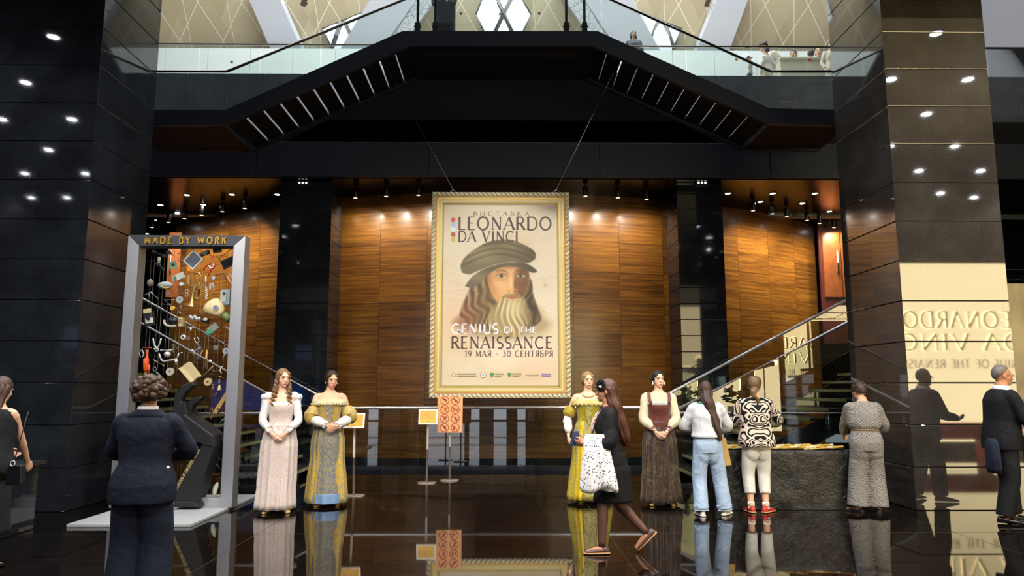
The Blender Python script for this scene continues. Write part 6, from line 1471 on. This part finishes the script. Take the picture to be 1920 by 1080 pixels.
hang('trowel', 'grey and teal plasterer\'s spatula hung under the gas mask', 'spatula', [('blade', plate(399,615,20,13,38,.012), M('8c8c84', .5)), ('handle', plate(393,622,14,9,25,.03,.006), M('3f8f78', .5))])
hang('sickle', 'small curved sickle hung right of the teal spatula', 'sickle', [('blade', curve([(418,613),(426,614),(431,622)], [.004,.006,.006,.008,.008,.008,.007,.006,.005,.004,.003]), PL)])
hang('tap', 'white T-shaped tap handle hung left of the teal spatula', 'tap', [('cross_bar', bar(352,614,364,614,1.6), WPL), ('stem', bar(358,614,358,620,2), WPL)])
hang('dial', 'round white dial with dark block hung in the middle of the frame', 'dial', [('face_plate', disc(344,632,4.6,0,.03), WPL), ('hub', disc(344,632,1.6,0,.05), DKM), ('block', plate(352,634,8,8,-10,.03), RUST)])
hang('tongs', 'open steel pincers hung above the orange drill', 'pincers', [('arm', curve([(287,634),(290,648),(297,656),(291,659)], 1.5), PL), ('arm', curve([(302,634),(299,646),(292,655),(289,653)], 1.5), PL)])
hang('nippers', 'small pliers hung left of the orange drill', 'pliers', [('handle', curve([(265,655),(261,663),(264,670)], .8), PL), ('handle', curve([(266,655),(269,663),(267,670)], .8), PL)])
dr = MB(); dr.tube([D_(276,656), D_(276,670), D_(274,674), D_(274,692), D_(273,697)], [.012,.014,.036,.034,.018], 12)
hang('hand_drill', 'bright orange hand drill hung at the left of the frame above the woman in navy', 'drill', [('drill_body', dr, ORG), ('top_handle', bar(268,652,284,652,1.5), ORG), ('grip', bar(279,684,279,702,2.2), ORG), ('chuck', bar(273,697,273,707,2), M('8a6a44', .5))])
hang('flashlight', 'chrome torch hung right of the orange drill', 'torch', [('tube', bar(301,657,322,657,2.4), CHROME), ('lamp_head', MB().ell(D_(314,664), (.045,.04,.035)), CHROME)])
hang('meat_grinder', 'pale metal crank hung right of the orange drill', 'crank', [('crank_arm', curve([(298,662),(303,675),(310,677),(322,675),(331,673)], 1.6), PL), ('barrel', bar(330,672,331,684,2.6), PL), ('top_handle', bar(332,674,335,662,1.4), PL), ('crank_handle', bar(334,662,342,661,1.2), PL)])
hang('clamp', 'olive clamp hung above the metal crank', 'clamp', [('frame_bar', curve([(325,646),(325,662)], 1.8, k=2), M('7a7458', .5)), ('screw', bar(324,648,334,654,1.6), M('7a7458', .5))])
hang('pencil', 'pale wooden stick slanting below the metal crank', 'stick', [('stick', bar(288,675,308,686,.9), CRM)])
hang('rotor', 'round grindstone hung below the metal crank', 'grindstone', [('disc', disc(319,697,7.5,1.8,.03), M('b3ab98', .6))])
hang('sheep_shears', 'long steel shears hung right of the orange drill, pointing down right', 'shears', [('blade', bar(293,698,314,716,2,.6), GRY), ('handle_ring', curve([(290+3*cos(a), 692+4*sin(a)) for a in [2*pi*k/10 for k in range(11)]], .7, k=2), GRY)])
hang('carriage', 'brown wooden clothes peg bundle left of the black claw', 'peg', [('peg', bar(313,722,322,736,1.6), RUST), ('peg', bar(318,721,325,733,1.6), RUST)])
for x0, y0, x1, y1, lb in ((380,657,366,683,'wooden rod slanting in the middle of the frame under the fork'), (388,656,385,688,'upright wooden rod right of the slanting one'), (417,674,430,672,'short wooden peg at the right post below the gear'), (399,696,413,695,'short yellow wooden handle right of the cream block')):
    hang('wooden_rod', lb, 'rod', [('rod', bar(x0,y0,x1,y1,1.7), WD)])
hang('fork', 'steel fork hung above the wooden rods', 'fork', [('handle', bar(369,643,380,656,.8), PL), ('prong', curve([(364,633),(366,640),(370,643),(373,638),(370,632)], .8), PL)])
hang('wrench', 'pale steel wrench hung across the handrail line in the middle', 'wrench', [('shank', bar(356,662,376,652,1.5), PL), ('jaw', curve([(358,655),(364,660),(362,664)], 1.6), PL)])
for px, py, r, h, mt, lb in ((405,652,4.4,1.2,GRY,'small ring hung at the right above the gear'), (424,658,6.3,1.6,PL,'steel gear wheel hung at the right post'), (390,716,7.5,2,M('b59f74', .6),'tan wooden wheel hung right of the black claw')):
    hang('wheel', lb, 'wheel', [('disc', disc(px,py,r,h,.03), mt)])
hang('connecting_rod', 'grey connecting rod hung under the steel gear wheel', 'rod', [('rod', curve([(421,664),(418,672)], 1.6, k=2), GRY)])
wp = MB(); c = D_(356, 697); ca = (D_(372,706)-D_(345,676)).normalized(); cb = V((-ca.z, 0, ca.x))
wp.prism([(-.12,-.05),(.12,-.05),(.12,.0),(.13,.05),(-.11,.07),(-.12,.02)], c, ca, cb, (0,.09,0)); wq = MB().prism([(-.13,-.075),(.13,-.08),(.13,-.045),(-.12,-.045)], c-V((0,.02,0)), ca, cb, (0,.08,0))
hang('rolled_papers', 'cream wooden block plane hung above the black claw', 'plane', [('block', wp, M('c9b587', .6)), ('lower_block', wq, M('d6c79c', .6))])
hang('hammer', 'hammer with pale handle hung right of the cream block plane', 'hammer', [('handle', bar(382,704,400,686,1.2), CRM), ('head', bar(376,707,383,710,2.6), DKM)])
hang('ladle', 'thin spoon with white bowl hung at the right above the yellow handle', 'spoon', [('handle', bar(395,679,414,691,.7), PL), ('bowl', MB().ell(D_(394,677), (.022,.012,.018)), WPL)])
hang('hook', 'white hook hung at the right post', 'hook', [('hook', curve([(417,687),(413,693),(415,700)], 1.2), WPL)])
hang('chisel', 'wood-handled chisel slanting above the tan wheel', 'chisel', [('handle', bar(411,706,425,712,1.6), WD), ('blade', bar(393,701,411,706,.9), RUST)])
hang('bell', 'small cream bell hung at the right of the black claw', 'bell', [('bell_cup', MB().lathe([(.008,.05),(.014,.03),(.02,0),(.028,-.02)], D_(411,729), (0,0,1), 16), CRM), ('bell_stem', bar(411,710,411,726,1.1), GRY)])
hang('spanner', 'rusty spanner hung under the tan wheel', 'spanner', [('shank', bar(399,720,399,738,1.6), RUST), ('jaw', bar(396,722,403,722,1.8), RUST)])
hang('wooden_peg', 'thin wooden peg slanting under the rusty spanner', 'peg', [('peg', bar(394,746,407,737,1), WD)])
hang('spirit_level', 'long pale wooden level hung slanting at the lower right', 'level', [('body', plate(414,756,8,44,-30,.05), M('b18a4c', .55)), ('eye_hole', disc(409,767,1.6,0,.02), DKM)])
hang('rasp', 'short wooden tool hung against the right post beside the level', 'tool', [('handle', bar(420,768,428,751,1.4), WD)])
hang('tassel', 'rusty cluster of hooks hung left of the wooden level', 'hooks', [('hook', curve([(396,764),(393,775),(396,786)], .9), RUST), ('hook', curve([(397,764),(400,775),(398,784)], .9), RUST)])
hang('bottle', 'small pale blue bottle hung at the lower right', 'bottle', [('glass', bar(413,794,419,787,2.6), M('8fa4a8', .2)), ('cap', bar(419,787,421,785,1.8), WPL)])
hang('hand_tool', 'wooden handle with steel tip hung right of the black arm', 'handle', [('handle', bar(402,810,419,828,2), WD), ('tip', bar(413,831,421,833,1), GRY)])
hang('racket', 'round wooden racket hoop hung at the bottom right of the frame', 'racket', [('hoop', curve([(405+15*cos(a), 874+16*sin(a)) for a in [2*pi*k/18 for k in range(19)]], .8, k=2), M('5a4030', .6)), ('handle', bar(410,858,411,838,2), M('5a4030', .6))])
hang('wooden_stick', 'thin wooden stick inside the racket hoop', 'stick', [('stick', bar(405,870,422,888,1.1), M('8d7450', .6))])
hang('shell', 'white carved spoon hung lowest on the wires', 'spoon', [('bowl', MB().loft([[D_(404+dx, 916-z)+V((w_*cos(t), .015*sin(t), 0)) for t in [2*pi*i/12 for i in range(12)]] for dx, z, w_ in ((-2,-12,.006),(-2,-10,.026),(-1,-3,.032),(1,4,.034),(3,9,.02),(4,12,.004))]), M('d3cfb6', .5))])
